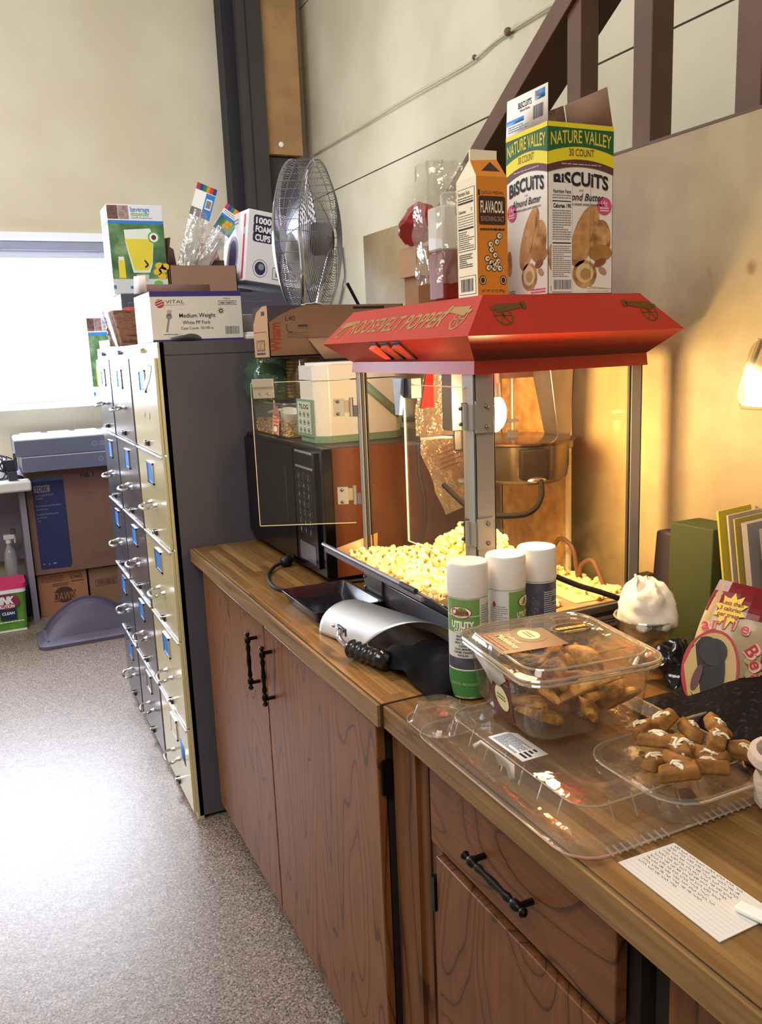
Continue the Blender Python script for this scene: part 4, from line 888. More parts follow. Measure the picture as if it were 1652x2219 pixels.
b.tube([(.80, 2.305, TZ + .070), (.80, 2.36, TZ + .072), (.80, 2.47, TZ + .060)], .004, WHT)
single(b, 'measuring_scoop', 'white plastic measuring scoop resting on the corn in the clear tub', 'scoop', (.80, 2.3, TZ + .045))
b = MB(); b.prism(rrect(.655, 2.45, .755, 2.56, .02), 0, 0, WHT) if False else None
# bags of cups
M_GB = film('green_plastic_wrap', '#9cc4a6', .16, .30, .10, '#5d8f70', bump=1.0, bscale=22)
def crumple(x0, x1, y0, y1, z0, z1, m_, sd, amp=.010, nn=16):
    b = MB(); rings = []
    for k in range(13):
        t = k / 12; s_ = .80 + .20 * math.sin(PI * min(1, t * 1.3)) ** .5; ring = []
        for x, y in rrect(-.5, -.5, .5, .5, .14, 5):
            px = (x0 + x1) / 2 + x * (x1 - x0) * s_; py = (y0 + y1) / 2 + y * (y1 - y0) * s_; pz = z0 + (z1 - z0) * t
            ring.append((px + amp * nz((px * 30, py * 30, pz * 30), 1, sd), py + amp * nz((px * 30, py * 30, pz * 30), 1, sd + 2), pz))
        rings.append(ring)
    b.loft(rings, m_); return b
b = crumple(.745, .850, 2.40, 2.55, 1.362, 1.484, M_GB, 3)
single(b, 'green_plastic_bag', 'crinkled green plastic pack squeezed between the corn tub and the brown carton', 'plastic pack', (.79, 2.47, 1.362))
b = MB()
for k in range(11): z = 1.368 + .010 * k; b.lathe([(.040, z), (.043, z + .004), (.038, z + .009)], mat('#a08050', .3, .3, coat=.3), TM((.875, 2.38, 0)), n=22, caps=(k == 0, k == 10))
single(b, 'plastic_cup_stack', 'stack of amber plastic cups beside the green plastic pack', 'cups', (.875, 2.38, 1.362))
b = crumple(.835, .925, 2.30, 2.45, 1.364, 1.482, film('amber_wrap', '#d8c6a2', .12, .18, .12, '#a08858', bump=.9, bscale=20), 8, .006)
single(b, 'plastic_wrap', 'loose clear plastic wrap around the amber cups', 'wrap', (.87, 2.38, 1.362))
# long brown carton
lb = thing('brown_carton', 'long open brown carton printed L40 lying above the green plastic pack', 'box', (.95, 2.36, 1.488))
LX0, LX1, LY0, LY1, LZ0, LZ1 = .758, 1.18, 2.30, 2.435, 1.488, 1.628
M_LB = mat('#8d6a50', .85, var=.07); M_LBL = mat('#c09a78', .85); CHAR = mat('#4a4248', .8)
b = MB(); t = .003
for a, c in (((LX0, LY0, LZ0), (LX1, LY0 + t, LZ1)), ((LX0, LY1 - t, LZ0), (LX1, LY1, LZ1)), ((LX0, LY0, LZ0), (LX0 + t, LY1, LZ1)), ((LX1 - t, LY0, LZ0), (LX1, LY1, LZ1)), ((LX0, LY0, LZ0), (LX1, LY1, LZ0 + t))): b.box(a, c, M_LB)
G1 = Face((LX0, LY0, LZ0), (1, 0, 0), (0, 0, 1)); G2 = Face((LX0, LY1, LZ0), (0, -1, 0), (0, 0, 1)); h = LZ1 - LZ0
b.poly(G1, [(0, h), (0, h * .66), (.03, h * .80), (.07, h * .92), (.115, h)], CHAR, 1)
b.txt(G1, 'Wham', .034, h * .10, .030, mat('#9c3a2c', .8), w=.080, l=1, rot=PI / 2, bold=.03); b.txt(G1, 'L40', .052, h * .70, .014, INK, l=1)
b.ring(G1, .065, h * .57, .012, .014, .002, INK, 1, a0=2.4, a1=5.4); b.txt(G1, 'oooo', .088, h * .58, .008, INK, w=.03, l=1, bold=.05); b.lines(G1, .055, h * .35, .12, h * .48, 4, CHAR, 1, 3, .3); b.rect(G1, .084, h * .545, .122, h * .55, INK, 1)
b.rect(G1, .26, h * .91, .36, h * .96, INK, 1)
b.rect(G2, 0, 0, LY1 - LY0, h, M_LBL, 1); b.poly(G2, [(0, h), (0, h * .66), (.035, h * .9), (.09, h)], CHAR, 2); b.rect(G2, .02, h * .12, .10, h * .34, mat('#7a5c46', .8), 2)
for i in (0, 1): b.rect(G2, .026 + .036 * i, h * .15, .056 + .036 * i, h * .31, M_LBL, 3); b.ring(G2, .041 + .036 * i, h * .23, .010, .010, .0015, INK, 4)
b.rect(G2, .02, h * .05, .1, h * .09, CHAR, 2); b.line(G2, [(0, h * .5), (.115, h * .5), (.125, h * .40), (.125, 0)], .0016, mat('#6a4c36', .8), 2); b.rect(G2, .08, h * .82, .11, h * .90, CHAR, 2)
b.build('carton', lb, world=lb)
b = MB(); b.add([(.87, LY0 - .012, 1.536), (1.05, LY0 - .004, 1.536), (1.06, LY0 - .03, 1.478), (.90, LY0 - .055, 1.478)], [(0, 3, 2, 1)], mat('#9a7656', .85)); b.build('torn_flap', lb, world=lb, solid=.002)
b = MB(); b.grid(lambda u, v: (.885 + .08 * u, 2.35 + .05 * v, 1.632 + .010 * math.sin(PI * u) * (1 - v) + .003 * nz((u * 5, v * 5, 0)) - .008 * u), 10, 6, WHT)
single(b, 'crumpled_tissue', 'white tissue tip lying on the brown carton under the fan', 'tissue', (.92, 2.37, 1.63), solid=.002)

# ================================================================ fan
M_WIRE = mat('#9d9da6', .28, .9); M_BLADE = mat('#d9d9e2', .35, .5)
fan = thing('floor_fan', 'round chrome wire guarded fan standing on the filing cabinets behind the cartons', 'fan', (1.10, 2.87, 1.5445))
ax = Vector((-.80, .60, .04)).normalized(); C0 = Vector((1.115, 2.87, 1.882)); Rf = .258
MF = Matrix.Translation(C0) @ ax.to_track_quat('Z', 'Y').to_matrix().to_4x4()
def dome(b, sgn, zc, rings, nrad, bulge, r_in, wr=.0013, radw=.0016):
    def zz(r): return sgn * (zc + bulge * math.cos(PI / 2 * (r / Rf) ** 1.6))
    for i in range(rings):
        r = r_in + (Rf - r_in) * i / (rings - 1)
        b.tube([(r * math.cos(a), r * math.sin(a), zz(r)) for a in (2 * PI * k / 40 for k in range(40))], wr if i < rings - 1 else .003, M_WIRE, MF, n=4, closed=True)
    for k in range(nrad):
        a = 2 * PI * k / nrad
        b.tube([(r * math.cos(a), r * math.sin(a), zz(r)) for r in (r_in + (Rf - r_in) * j / 7 for j in range(8))], radw, M_WIRE, MF, n=4)
b = MB(); dome(b, 1, .042, 32, 16, .052, .045, .0017); b.build('front_guard', fan, world=fan)
b = MB(); dome(b, -1, .042, 26, 10, .050, .040, .0015)
for k in range(48):
    a = 2 * PI * k / 48; b.tube([(Rf * math.cos(a), Rf * math.sin(a), z) for z in (-.042, 0, .042)], .0013, M_WIRE, MF, n=4)
b.build('rear_guard', fan, world=fan)
b = MB()
for k in range(3):
    a0 = 2 * PI * k / 3 + 1.25
    def bl(u, v, a0=a0):
        r = .045 + .180 * v; wv = (.35 + .70 * math.sin(PI * min(1, v * 1.05) ** .8)); a = a0 + (u - .5) * wv * 1.5 + .25 * v
        return (r * math.cos(a), r * math.sin(a), (u - .5) * .045)
    b.grid(bl, 8, 10, M_BLADE)
b.lathe([(.05, -.018), (.05, .02), (.03, .028), (0, .03)], M_BLADE, MF, n=24); b.v = b.v
# blades were added in local space: move them
nb = 3 * 9 * 11
b.v = [tuple(MF @ Vector(v)) if i < nb else v for i, v in enumerate(b.v)]
b.build('blades', fan, world=fan, solid=.0015)
b = MB(); b.lathe([(.030, -.084), (.046, -.080), (.054, -.060), (.056, -.018), (.0, -.018)], mat('#0c0b10', .5), MF, n=28); b.build('motor', fan, world=fan)
b = MB(); b.lathe([(.046, .094), (.048, .097), (.03, .100), (0, .100)], mat('#e6e6ea', .4), MF, n=24); b.lathe([(.016, .1003), (.0, .1008)], mat('#d8683a', .5), MF @ TM((.01, 0, 0)), n=16); b.build('centre_badge', fan, world=fan)
b = MB(); rt = ax.cross(Vector((0, 0, 1))).normalized()
pv = C0 - ax * .05
for s in (-1, 1):
    b.tube(spline([tuple(pv + rt * s * .285), tuple(pv + rt * s * .275 + Vector((0, 0, -.15))), tuple(Vector((C0.x, C0.y, 1.556)) + rt * s * .18), tuple(Vector((C0.x, C0.y, 1.556)) + rt * s * .16 + ax * .10)], 8), .008, CHROME, n=8)
b.tube([tuple(Vector((C0.x, C0.y, 1.556)) - ax * .16 + rt * .18), tuple(Vector((C0.x, C0.y, 1.556)) + ax * .16 + rt * .18)], .009, BLK); b.tube([tuple(Vector((C0.x, C0.y, 1.556)) - ax * .16 - rt * .18), tuple(Vector((C0.x, C0.y, 1.556)) + ax * .16 - rt * .18)], .009, BLK)
b.build('stand', fan, world=fan)
b = MB(); b.tube([(1.165, 2.80, 1.84), (1.10, 2.76, 1.70), (1.07, 2.75, 1.60)], .010, CHROME, n=10); b.build('strut', fan, world=fan)
b = MB(); b.tube([(1.235, 2.83, 1.73), (1.28, 2.84, 1.655), (1.32, 2.86, 1.58)], .006, BLK, n=8); b.build('power_cord', fan, world=fan)

# ================================================================ on the filing cabinets
NAVY = mat('#3c3580', .6); FW = mat('#e9e6dc', .6)
CT = 1.5445
b = MB(); X_, Xe, Y_, Ye, z0, z1 = .499, .775, 2.60, 2.86, CT, CT + .146
b.box((X_, Y_, z0), (Xe, Ye, z1), FW); G = Face((X_, Y_, z0), (1, 0, 0), (0, 0, 1)); W = Xe - X_; h = z1 - z0
b.rect(G, 0, h - .015, W, h, NAVY, 1); b.rect(G, 0, 0, W, .006, NAVY, 1); b.txt(G, 'VITAL', W * .165, h * .76, .010, INK, w=.055, l=1); b.rect(G, W * .16, h * .725, W * .37, h * .733, GREYT, 1)
b.ell(G, W * .10, h * .76, .013, .013, mat('#b8313c', .6), 1)
for i in range(3): b.line(G, [(W * .06, h * (.70 + .05 * i)), (W * .14, h * (.76 + .05 * i))], .002, FW, 2)
b.rect(G, W * .148, h * .66, W * .151, h * .84, GREYT, 1)
b.txt(G, 'Medium Weight', W * .50, h * .475, .0125, INK, w=W * .40, l=1, align='c', bold=.015); b.txt(G, 'White PP Fork', W * .485, h * .34, .0105, INK, w=W * .31, l=1, align='c', bold=.01); b.txt(G, 'Case Count: 10/100 ct', W * .49, h * .235, .008, INK, w=W * .36, l=1, align='c', bold=.01)
b.txt(G, 'ITEM #', W * .84, h * .83, .005, INK, l=1, align='c'); b.rect(G, W * .74, h * .72, W * .945, h * .805, INK, 1); b.rect(G, W * .744, h * .728, W * .941, h * .797, FW, 2); b.txt(G, '0481/XB9771', W * .842, h * .74, .006, INK, w=W * .17, l=3, align='c', bold=.02)
b.ring(G, W * .765, h * .60, .006, .006, .003, INK, 1)
for i in range(8): a = i * PI / 4; b.line(G, [(W * .765 + .007 * math.cos(a), h * .60 + .007 * math.sin(a)), (W * .765 + .010 * math.cos(a), h * .60 + .010 * math.sin(a))], .002, INK, 1)
b.barcode(G, W * .80, h * .12, W * .96, h * .28, mat('#55525a', .6), 1, 8); b.lines(G, W * .12, h * .13, W * .27, h * .155, 1, INK, 1, 3)
FG = mat('#8b8b94', .5); b.line(G, [(W * .155, h * .19), (W * .185, h * .45)], .006, FG, 1); b.ell(G, W * .190, h * .50, .009, .008, FG, 1)
for i in range(4): b.line(G, [(W * (.172 + .012 * i), h * .52), (W * (.182 + .012 * i), h * .63)], .0018, FG, 1)
G2 = Face((X_, Ye, z0), (0, -1, 0), (0, 0, 1)); b.rect(G2, 0, h - .015, Ye - Y_, h, NAVY, 1); b.rect(G2, 0, 0, Ye - Y_, .006, NAVY, 1); b.lines(G2, .12, h * .25, .22, h * .7, 5, GREYT, 1, 3)
fb = thing('fork_carton', 'white carton printed Medium Weight White PP Fork on the cream filing cabinet', 'box', (.637, 2.73, CT))
b.build('carton', fb, world=fb, bevel=.001)
b = MB(); b.add([(.505, 2.76, z1 + .0), (.735, 2.80, z1 + .0), (.735, 2.805, z1 + .036), (.505, 2.765, z1 + .034)], [(0, 1, 2, 3)], mat('#6e5148', .85)); b.add([(.72, 2.80, z1), (.775, 2.70, z1 + .0), (.74, 2.80, z1 + .012)], [(0, 1, 2)], FW); b.build('raised_flap', fb, world=fb, solid=.002)
b = MB(); b.add([(.4865, 2.685, CT + .148), (.500, 2.64, CT + .148), (.500, 2.64, CT + .196), (.480, 2.72, CT + .20), (.478, 2.73, CT + .148)], [(0, 1, 2, 3, 4)], mat('#d6c4bd', .8)); b.build('side_flap', fb, world=fb, solid=.001)
M_WICK = contour_wood('wicker_weave', '#9a6a52', '#ad7c62', '#6e4434', (14, 14, 70), 3, .16, .8, (60, 60, 12), .7)
bk = thing('basket', 'tapered reddish brown woven basket beside the white fork carton, with something red inside', 'basket', (.575, 3.30, CT))
b = MB(); b.loft([[(.575 + (x) * s_, 3.30 + (y) * s_, CT + z) for x, y in rrect(-.09, -.075, .09, .075, .012)] for s_, z in ((.72, 0), (.80, .04), (.90, .085), (1.0, .128), (.96, .128), (.72, .01))], M_WICK, smooth=False, caps=(True, False)); b.build('woven_body', bk, world=bk)
b = MB(); b.ball((.56, 3.30, CT + .118), .040, mat('#b02838', .4), sq=(1, 1, .6), jit=.06); single(b, 'red_bundle', 'bright red bundle poking out of the woven basket', 'bundle', (.56, 3.30, CT + .1))
b = MB(); b.grid(lambda u, v: (.480 - .012 * v + .010 * nz((u * 4, v * 14, 5)) + .03 * (1 - v) * u, 3.33 + .06 * u, CT + .002 + .13 * v), 6, 22, mat('#eceaf0', .8)); single(b, 'torn_paper', 'ragged white paper sleeve standing beside the woven basket by the window', 'paper', (.48, 3.36, CT), solid=.0015)
b = MB(); b.box((.785, 2.60, CT), (.86, 2.70, CT + .014), WHT); b.box((.79, 2.605, CT + .014), (.85, 2.69, CT + .022), WHT); single(b, 'folded_napkins', 'small stack of folded white napkins between the fork carton and the brown carton', 'napkins', (.82, 2.65, CT), bevel=.003)
b = MB(); b.box((.785, 2.80, CT), (.90, 2.92, CT + .085), mat('#8a8582', .6)); single(b, 'grey_box', 'plain grey box on the filing cabinets behind the fork carton', 'box', (.84, 2.86, CT), bevel=.003)

# ================================================================ tall locker with boxes
lk = thing('storage_cabinet', 'tall dark grey steel storage cabinet standing behind the filing cabinets', 'cabinet', (1.15, 4.6, 0))
M_LK = mat('#4d4c5a', .45, var=.05, vscale=3)
b = MB(); b.box((.690, 4.30, .0), (1.62, 4.80, 1.808), M_LK); b.build('body', lk, world=lk, bevel=.004)
b = MB(); b.box((.72, 4.294, .06), (1.13, 4.30, 1.765), M_LK); b.build('door', lk, world=lk, bevel=.003); b = MB(); b.box((1.14, 4.294, .06), (1.56, 4.30, 1.765), M_LK); b.build('door', lk, world=lk, bevel=.003)
LT = 1.8085
BLU = mat('#2e7cc8', .5); FGR = blotch('meadow_print', '#35593a', '#527a4a', '#86a272', 9, .5, 0); JUG = mat('#e3cf3c', .5, var=.06); PALE = mat('#dfe6d6', .5)
def bev_box(x0, x1, y0, y1, z0, z1, label, grp=None):
    t = thing('beverage_dispenser_box', label, 'box', ((x0 + x1) / 2, (y0 + y1) / 2, z0))
    b = MB(); b.box((x0, y0, z0), (x1, y1, z1), mat('#dcdfe6', .45)); G = Face((x0, y0, z0), (1, 0, 0), (0, 0, 1)); W = x1 - x0; h = z1 - z0
    b.rect(G, 0, h * .10, W, h * .79, FGR, 1); b.rect(G, 0, h * .79, W, h * .825, BLU, 2); b.rect(G, 0, 0, W, h * .17, mat('#cfd3cc', .5), 2)
    b.rect(G, 0, h * .84, W * .19, h * .99, mat('#6b4a40', .6, var=.5, vscale=60), 2); b.rect(G, W * .20, h * .84, W * .38, h * .99, mat('#9a8078', .6, var=.5, vscale=50), 2)
    b.txt(G, 'beverage', W * .42, h * .925, .022, BLU, w=W * .34, l=3, bold=.01); b.txt(G, 'dispenser', W * .42, h * .875, .022, mat('#7ab04a', .5), w=W * .34, l=3, bold=.01); b.rect(G, W * .42, h * .852, W * .8, h * .858, GREYT, 3)
    b.poly(G, [(W * .27, h * .72), (W * .74, h * .74), (W * .80, h * .66), (W * .74, h * .34), (W * .68, h * .24), (W * .38, h * .24), (W * .28, h * .58)], PALE, 3)
    b.poly(G, [(W * .28, h * .62), (W * .78, h * .62), (W * .73, h * .36), (W * .66, h * .27), (W * .40, h * .27)], JUG, 4); b.poly(G, [(W * .43, h * .22), (W * .66, h * .22), (W * .64, h * .13), (W * .45, h * .13)], mat('#b9c4ae', .5), 3)
    b.line(G, [(W * .60, h * .38), (W * .66, h * .33), (W * .60, h * .30)], .008, INK, 5)
    b.rect(G, W * .12, h * .18, W * .24, h * .38, JUG, 3); b.rect(G, W * .13, h * .38, W * .23, h * .42, PALE, 3)
    for (u, v) in ((.86, .32), (.92, .27), (.82, .25), (.9, .2), (.97, .31)): b.ell(G, W * u, h * v, .020, .016, mat('#e2b62c', .5), 4)
    b.ell(G, W * .80, h * .64, .028, .028, mat('#5aa84a', .5), 5); b.ell(G, W * .80, h * .64, .021, .021, WHT, 6); b.ell(G, W * .80, h * .64, .012, .012, mat('#6a2438', .5), 7)
    b.ell(G, W * .82, h * .12, .022, .014, mat('#6cb44a', .5), 5); b.rect(G, 0, h * .06, W * .05, h * .10, BLU, 5); b.rect(G, W * .30, h * .06, W * .42, h * .09, BLU, 5)
    S = Face((x0, y1, z0), (0, -1, 0), (0, 0, 1)); b.rect(S, .0, h * .79, y1 - y0, h * .815, BLU, 1); b.rect(S, .01, h * .35, y1 - y0 - .01, h * .36, mat('#6cb44a', .5), 1); b.lines(S, .02, h * .45, y1 - y0 - .02, h * .7, 6, GREYT, 1, 3)
    b.build('carton', t, world=t, bevel=.002)
bev_box(.672, .935, 4.36, 4.56, LT, 2.225, 'beverage dispenser box picturing a yellow jug, on the dark storage cabinet')
bev_box(.676, .900, 5.57, 5.70, 1.2505, 1.755, 'beverage dispenser box standing lower down on the window sill beside the basket')
ob = thing('open_cardboard_box', 'open brown cardboard box on the storage cabinet holding plastic packets', 'box', (1.11, 4.5, LT))
b = MB(); t = .004; OX0, OX1, OY0, OY1, OH = .945, 1.285, 4.35, 4.62, .135
M_OB = mat('#916f59', .85, var=.06)
for a, c in (((OX0, OY0, LT), (OX1, OY0 + t, LT + OH)), ((OX0, OY1 - t, LT), (OX1, OY1, LT + OH + .03)), ((OX0, OY0, LT), (OX0 + t, OY1, LT + OH)), ((OX1 - t, OY0, LT), (OX1, OY1, LT + OH)), ((OX0, OY0, LT), (OX1, OY1, LT + t))): b.box(a, c, M_OB)
b.build('box_body', ob, world=ob)
M_OF = mat('#6d5048', .85)
b = MB(); b.add([(OX0, OY0 + .02, LT + OH), (OX0, OY1, LT + OH), (OX0 - .0, OY1 - .03, LT + OH + .15), (OX0 + .03, OY0 + .06, LT + OH + .14)], [(0, 1, 2, 3)], M_OF); b.add([(OX0, OY1, LT + OH), (OX0 + .10, OY1, LT + OH), (OX0 + .09, OY1 + .01, LT + OH + .11), (OX0 + .03, OY1 + .01, LT + OH + .145)], [(0, 1, 2, 3)], M_OF); b.build('flap', ob, world=ob, solid=.003)
b = MB(); b.add([(OX1 - .13, OY1, LT + OH + .02), (OX1, OY1, LT + OH + .02), (OX1 - .02, OY1 + .02, LT + OH + .13), (OX1 - .12, OY1 + .02, LT + OH + .15)], [(0, 1, 2, 3)], M_OB); b.build('flap', ob, world=ob, solid=.003)
b = MB(); b.box((OX0 + .14, OY1 - .09, LT + .02), (OX1 - .01, OY1 - .07, LT + OH + .045), mat('#5a4138', .85)); b.build('inner_divider', ob, world=ob)
b = MB(); b.box((OX1 - .125, OY1 - .06, LT + .006), (OX1 - .045, OY1 - .02, LT + OH + .10), mat('#e2541c', .5)); single(b, 'orange_packet', 'bright orange packet inside the open cardboard box on the storage cabinet', 'packet', (OX1 - .085, OY1 - .04, LT + .006), bevel=.006)
M_CEL = film('cellophane', '#f4f2ee', .22, .22, .08, '#cfc9c2', bump=1.2, bscale=34)
def packet(p0, p1, w, label, hdr, seed):
    p0, p1 = Vector(p0), Vector(p1); y = (p1 - p0).normalized(); L = (p1 - p0).length; n = Vector((0, -1, .15)); x = y.cross(n).normalized(); n = x.cross(y)
    t = thing('cellophane_packet', label, 'packet', tuple(p0))
    b = MB()
    for s in (-1, 1): b.grid(lambda u, v: tuple(p0 + x * ((u - .5) * w * (.75 + .25 * v) + .006 * nz((u * 4, v * 9, seed))) + y * (v * L * .76) + n * (s * (.014 * math.sin(PI * u)) + .012 * nz((u * 6, v * 9, seed + s)))), 10, 24, M_CEL)
    b.build('film', t, world=t)
    b = MB()
    for i in range(9): o = x * ((i - 4) * w * .085); b.tube([tuple(p0 + o * .9 + y * L * .03 + n * .003), tuple(p0 + o * .8 + y * L * .62)], .0035, mat('#e8e4dc', .35), n=5)
    b.build('plastic_straws', t, world=t)
    b = MB(); F = Face(tuple(p0 + y * (L * .70) - x * w * .5 + n * .008), tuple(x), tuple(y)); W = w; h = L * .30
    b.rect(F, 0, 0, W, h, WHT, 1)
    for i, c in enumerate(('#b8323c', '#27408c', '#2c7a3c', '#d8832c', '#c63a30', '#283a90')): b.rect(F, W * i / 6, h * .80, W * (i + 1) / 6, h, mat(c, .5), 2)
    if hdr == 0:
        b.rect(F, W * .55, 0, W, h * .78, BLU, 2); b.rect(F, W * .62, h * .30, W * .92, h * .62, WHT, 3); b.barcode(F, W * .65, h * .34, W * .89, h * .58, INK, 4); b.rect(F, 0, 0, W * .5, h * .25, mat('#7d7068', .6), 2)
    else:
        b.rect(F, W * .02, 0, W * .98, h * .62, BLU, 2); b.rect(F, W * .06, h * .06, W * .94, h * .52, FGR, 3)
        for u, v in ((.5, .4), (.62, .32), (.44, .25), (.7, .42)): b.ell(F, W * u, h * v, W * .09, h * .09, mat('#d9a02c', .5), 4)
        b.lines(F, W * .08, h * .64, W * .9, h * .78, 2, GREYT, 3, 2)
    b.build('card_header', t, world=t)
packet((1.01, 4.46, LT + .02), (1.205, 4.50, 2.35), .105, 'cellophane packet with a white and blue card header leaning in the cardboard box', 0, 1)
packet((1.06, 4.50, LT + .04), (1.350, 4.52, 2.245), .10, 'cellophane packet with a green pictured card header leaning right in the cardboard box', 1, 5)
# foam cups carton
fc = thing('foam_cups_carton', 'white carton printed 1000 FOAM CUPS tilted beside the fan', 'box', (1.315, 4.32, LT + .061))
fc.rotation_euler = (0, .14, .10)
W, D, h = .42, .32, .355
b = MB(); b.box((0, 0, 0), (W, D, h), mat('#e4e1e2', .6)); G = Face((0, 0, 0), (1, 0, 0), (0, 0, 1)); S = Face((0, D, 0), (0, -1, 0), (0, 0, 1)); NV = mat('#2a2a4e', .6); RD = mat('#c0404a', .6)
for i, tx in enumerate(('1000', 'FOAM', 'CUPS')):
    b.poly(G, rrect(.030, h - .072 - i * .042, .140, h - .022 - i * .042, .014), NV, 1); b.txt(G, tx, .085, h - .064 - i * .042, .030, WHT, w=.085, l=3, align='c', bold=.035)
b.ring(G, .265, .150, .105, .118, .014, NV, 1); b.poly(G, [(.195, .225), (.215, .225), (.240, .12), (.285, .07), (.250, .08), (.205, .13)], NV, 1); b.txt(G, 'R', .235, .20, .05, NV, l=1, bold=.03)
b.ell(G, .080, .070, .030, .034, NV, 1); b.ell(G, .085, .078, .016, .016, mat('#8a8a9c', .6), 2); b.ring(G, .08, .07, .042, .046, .004, mat('#8a8a9c', .6), 1); b.rect(G, .150, .025, .300, .085, NV, 1); b.rect(G, .153, .028, .297, .082, mat('#e4e1e2', .6), 2); b.barcode(G, .165, .038, .285, .074, INK, 3)
b.rect(S, D - .055, .010, D - .030, h - .02, RD, 1); b.rect(S, D - .057, h * .66, D - .028, h * .76, mat('#a8a8b0', .6), 2); b.ell(S, D * .42, h * .40, .075, .10, mat('#8a8a9c', .6), 1); b.ell(S, D * .42, h * .38, .050, .085, NV, 2); b.lines(S, D * .1, h * .82, D * .6, h * .92, 2, GREYT, 1)
b.build('carton', fc, bevel=.003)

# ================================================================ far left corner
b = MB(); BX = mat('#7c5c4d', .85, var=.05); NVB = mat('#262a55', .7); TX = mat('#6a5350', .8); LB = mat('#7e84a4', .8)
b.box((.205, 5.27, .262), (.95, 5.68, .884), BX); G = Face((.205, 5.27, .262), (1, 0, 0), (0, 0, 1)); h = .622
b.poly(G, [(.035, .03), (.20, .025), (.212, .045), (.212, .575), (.035, .575)], NVB, 1); b.rect(G, .035, .555, .212, .575, mat('#3a5a80', .7), 2); b.rect(G, .044, .490, .132, .530, mat('#8b7882', .8), 2); b.txt(G, 'TORK', .088, .495, .028, NVB, w=.072, l=3, align='c', bold=.03, shear=.15)
for i, (v, tx, ww) in enumerate(((.468, 'Centerpull Roll', .10), (.450, 'Towel', .04), (.405, 'Serviettes en Rouleau', .14), (.385, 'distributeur', .065), (.355, 'Toallas Distribuidor', .12), (.335, 'en Rollo', .055), (.317, '1 ply', .02))): b.txt(G, tx, .046, v, .011, LB, w=ww, l=2)
for u in (.055, .085): b.ell(G, u, .060, .004, .005, LB, 2)
b.ell(G, .115, .060, .010, .005, LB, 2); b.txt(G, 'HB 1', .31, .555, .028, mat('#2a2540', .8), w=.075, l=1, bold=.02)
b.ring(G, .315, .455, .042, .025, .0016, TX, 1); b.ring(G, .315, .455, .008, .005, .003, TX, 1); b.line(G, [(.273, .455), (.273, .300), (.285, .286), (.33, .280)], .0016, TX, 1); b.line(G, [(.357, .455), (.357, .29), (.43, .33), (.43, .48), (.357, .46)], .0016, TX, 1); b.line(G, [(.337, .43), (.337, .28)], .0016, TX, 1)
b.line(G, [(.335, .045), (.335, .095), (.46, .098), (.46, .048), (.335, .045)], .003, TX, 1); b.barcode(G, .35, .055, .45, .088, TX, 1)
single(b, 'towel_roll_carton', 'large brown carton with a navy blue TORK panel under the grey trays', 'box', (.45, 5.27, .262), bevel=.003)
b = MB(); DB = mat('#a8714e', .85, var=.07)
b.box((.212, 5.30, .001), (.492, 5.60, .258), DB); G = Face((.212, 5.30, 0), (1, 0, 0), (0, 0, 1)); DT = mat('#4e3228', .8)
b.ell(G, .142, .115, .055, .050, DT, 1, n=28); b.txt(G, 'DAWN', .145, .080, .055, DT, w=.13, l=3, align='c', bold=.06, shear=.2); b.txt(G, 'DAWN', .145, .080, .053, DB, w=.126, l=4, align='c', bold=.0, shear=.2)
b.lines(G, .02, .20, .15, .240, 4, DT, 1, 2, .4); b.txt(G, '57445', .185, .205, .022, DT, w=.07, l=1, bold=.02); b.lines(G, .18, .232, .26, .240, 1, DT, 1); b.lines(G, .19, .185, .26, .198, 1, DT, 1); b.lines(G, .08, .170, .17, .190, 2, DT, 1)
single(b, 'soap_carton', 'orange brown carton printed DAWN on the floor under the larger carton', 'box', (.35, 5.30, .001), bevel=.003)
b = MB(); b.box((.505, 5.30, .001), (.85, 5.60, .252), mat('#8a6a50', .85, var=.12)); G = Face((.505, 5.30, 0), (1, 0, 0), (0, 0, 1)); b.line(G, [(.035, .135), (.035, .175), (.16, .18), (.16, .14), (.035, .135)], .003, DT, 1); b.barcode(G, .045, .142, .15, .172, DT, 1)
single(b, 'brown_carton', 'plain brown carton on the floor to the right of the soap carton', 'box', (.67, 5.30, .001), bevel=.003)
M_TR = mat('#74788c', .35, .3, var=.06); M_GLARE = mat('#c8cdda', .25, .2)  # pale top colour paints the window glare on the boxes
for i, (x0, z0, z1, lab) in enumerate(((.20, .887, .975, 'lower of two flat grey equipment boxes stacked on the big brown carton'), (.172, .978, 1.072, 'upper of two flat grey equipment boxes below the window, glare painted on top'))):
    b = MB(); b.box((x0, 5.17, z0), (.98, 5.66, z1), M_TR); b.box((x0 + .01, 5.18, z1), (.97, 5.65, z1 + .002), M_GLARE); G = Face((x0, 5.17, z0), (1, 0, 0), (0, 0, 1))
    b.rect(G, .0, z1 - z0 - .006, .8, z1 - z0, M_GLARE, 1); b.ring(G, .43, .045, .014, .014, .004, mat('#9298ac', .5), 1); b.lines(G, .46, .03, .50, .06, 3, mat('#9298ac', .5), 1)
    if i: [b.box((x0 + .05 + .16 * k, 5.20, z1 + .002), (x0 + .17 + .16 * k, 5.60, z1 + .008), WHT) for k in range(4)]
    single(b, 'equipment_box', lab, 'equipment box', (x0 + .3, 5.17, z0), bevel=.003)
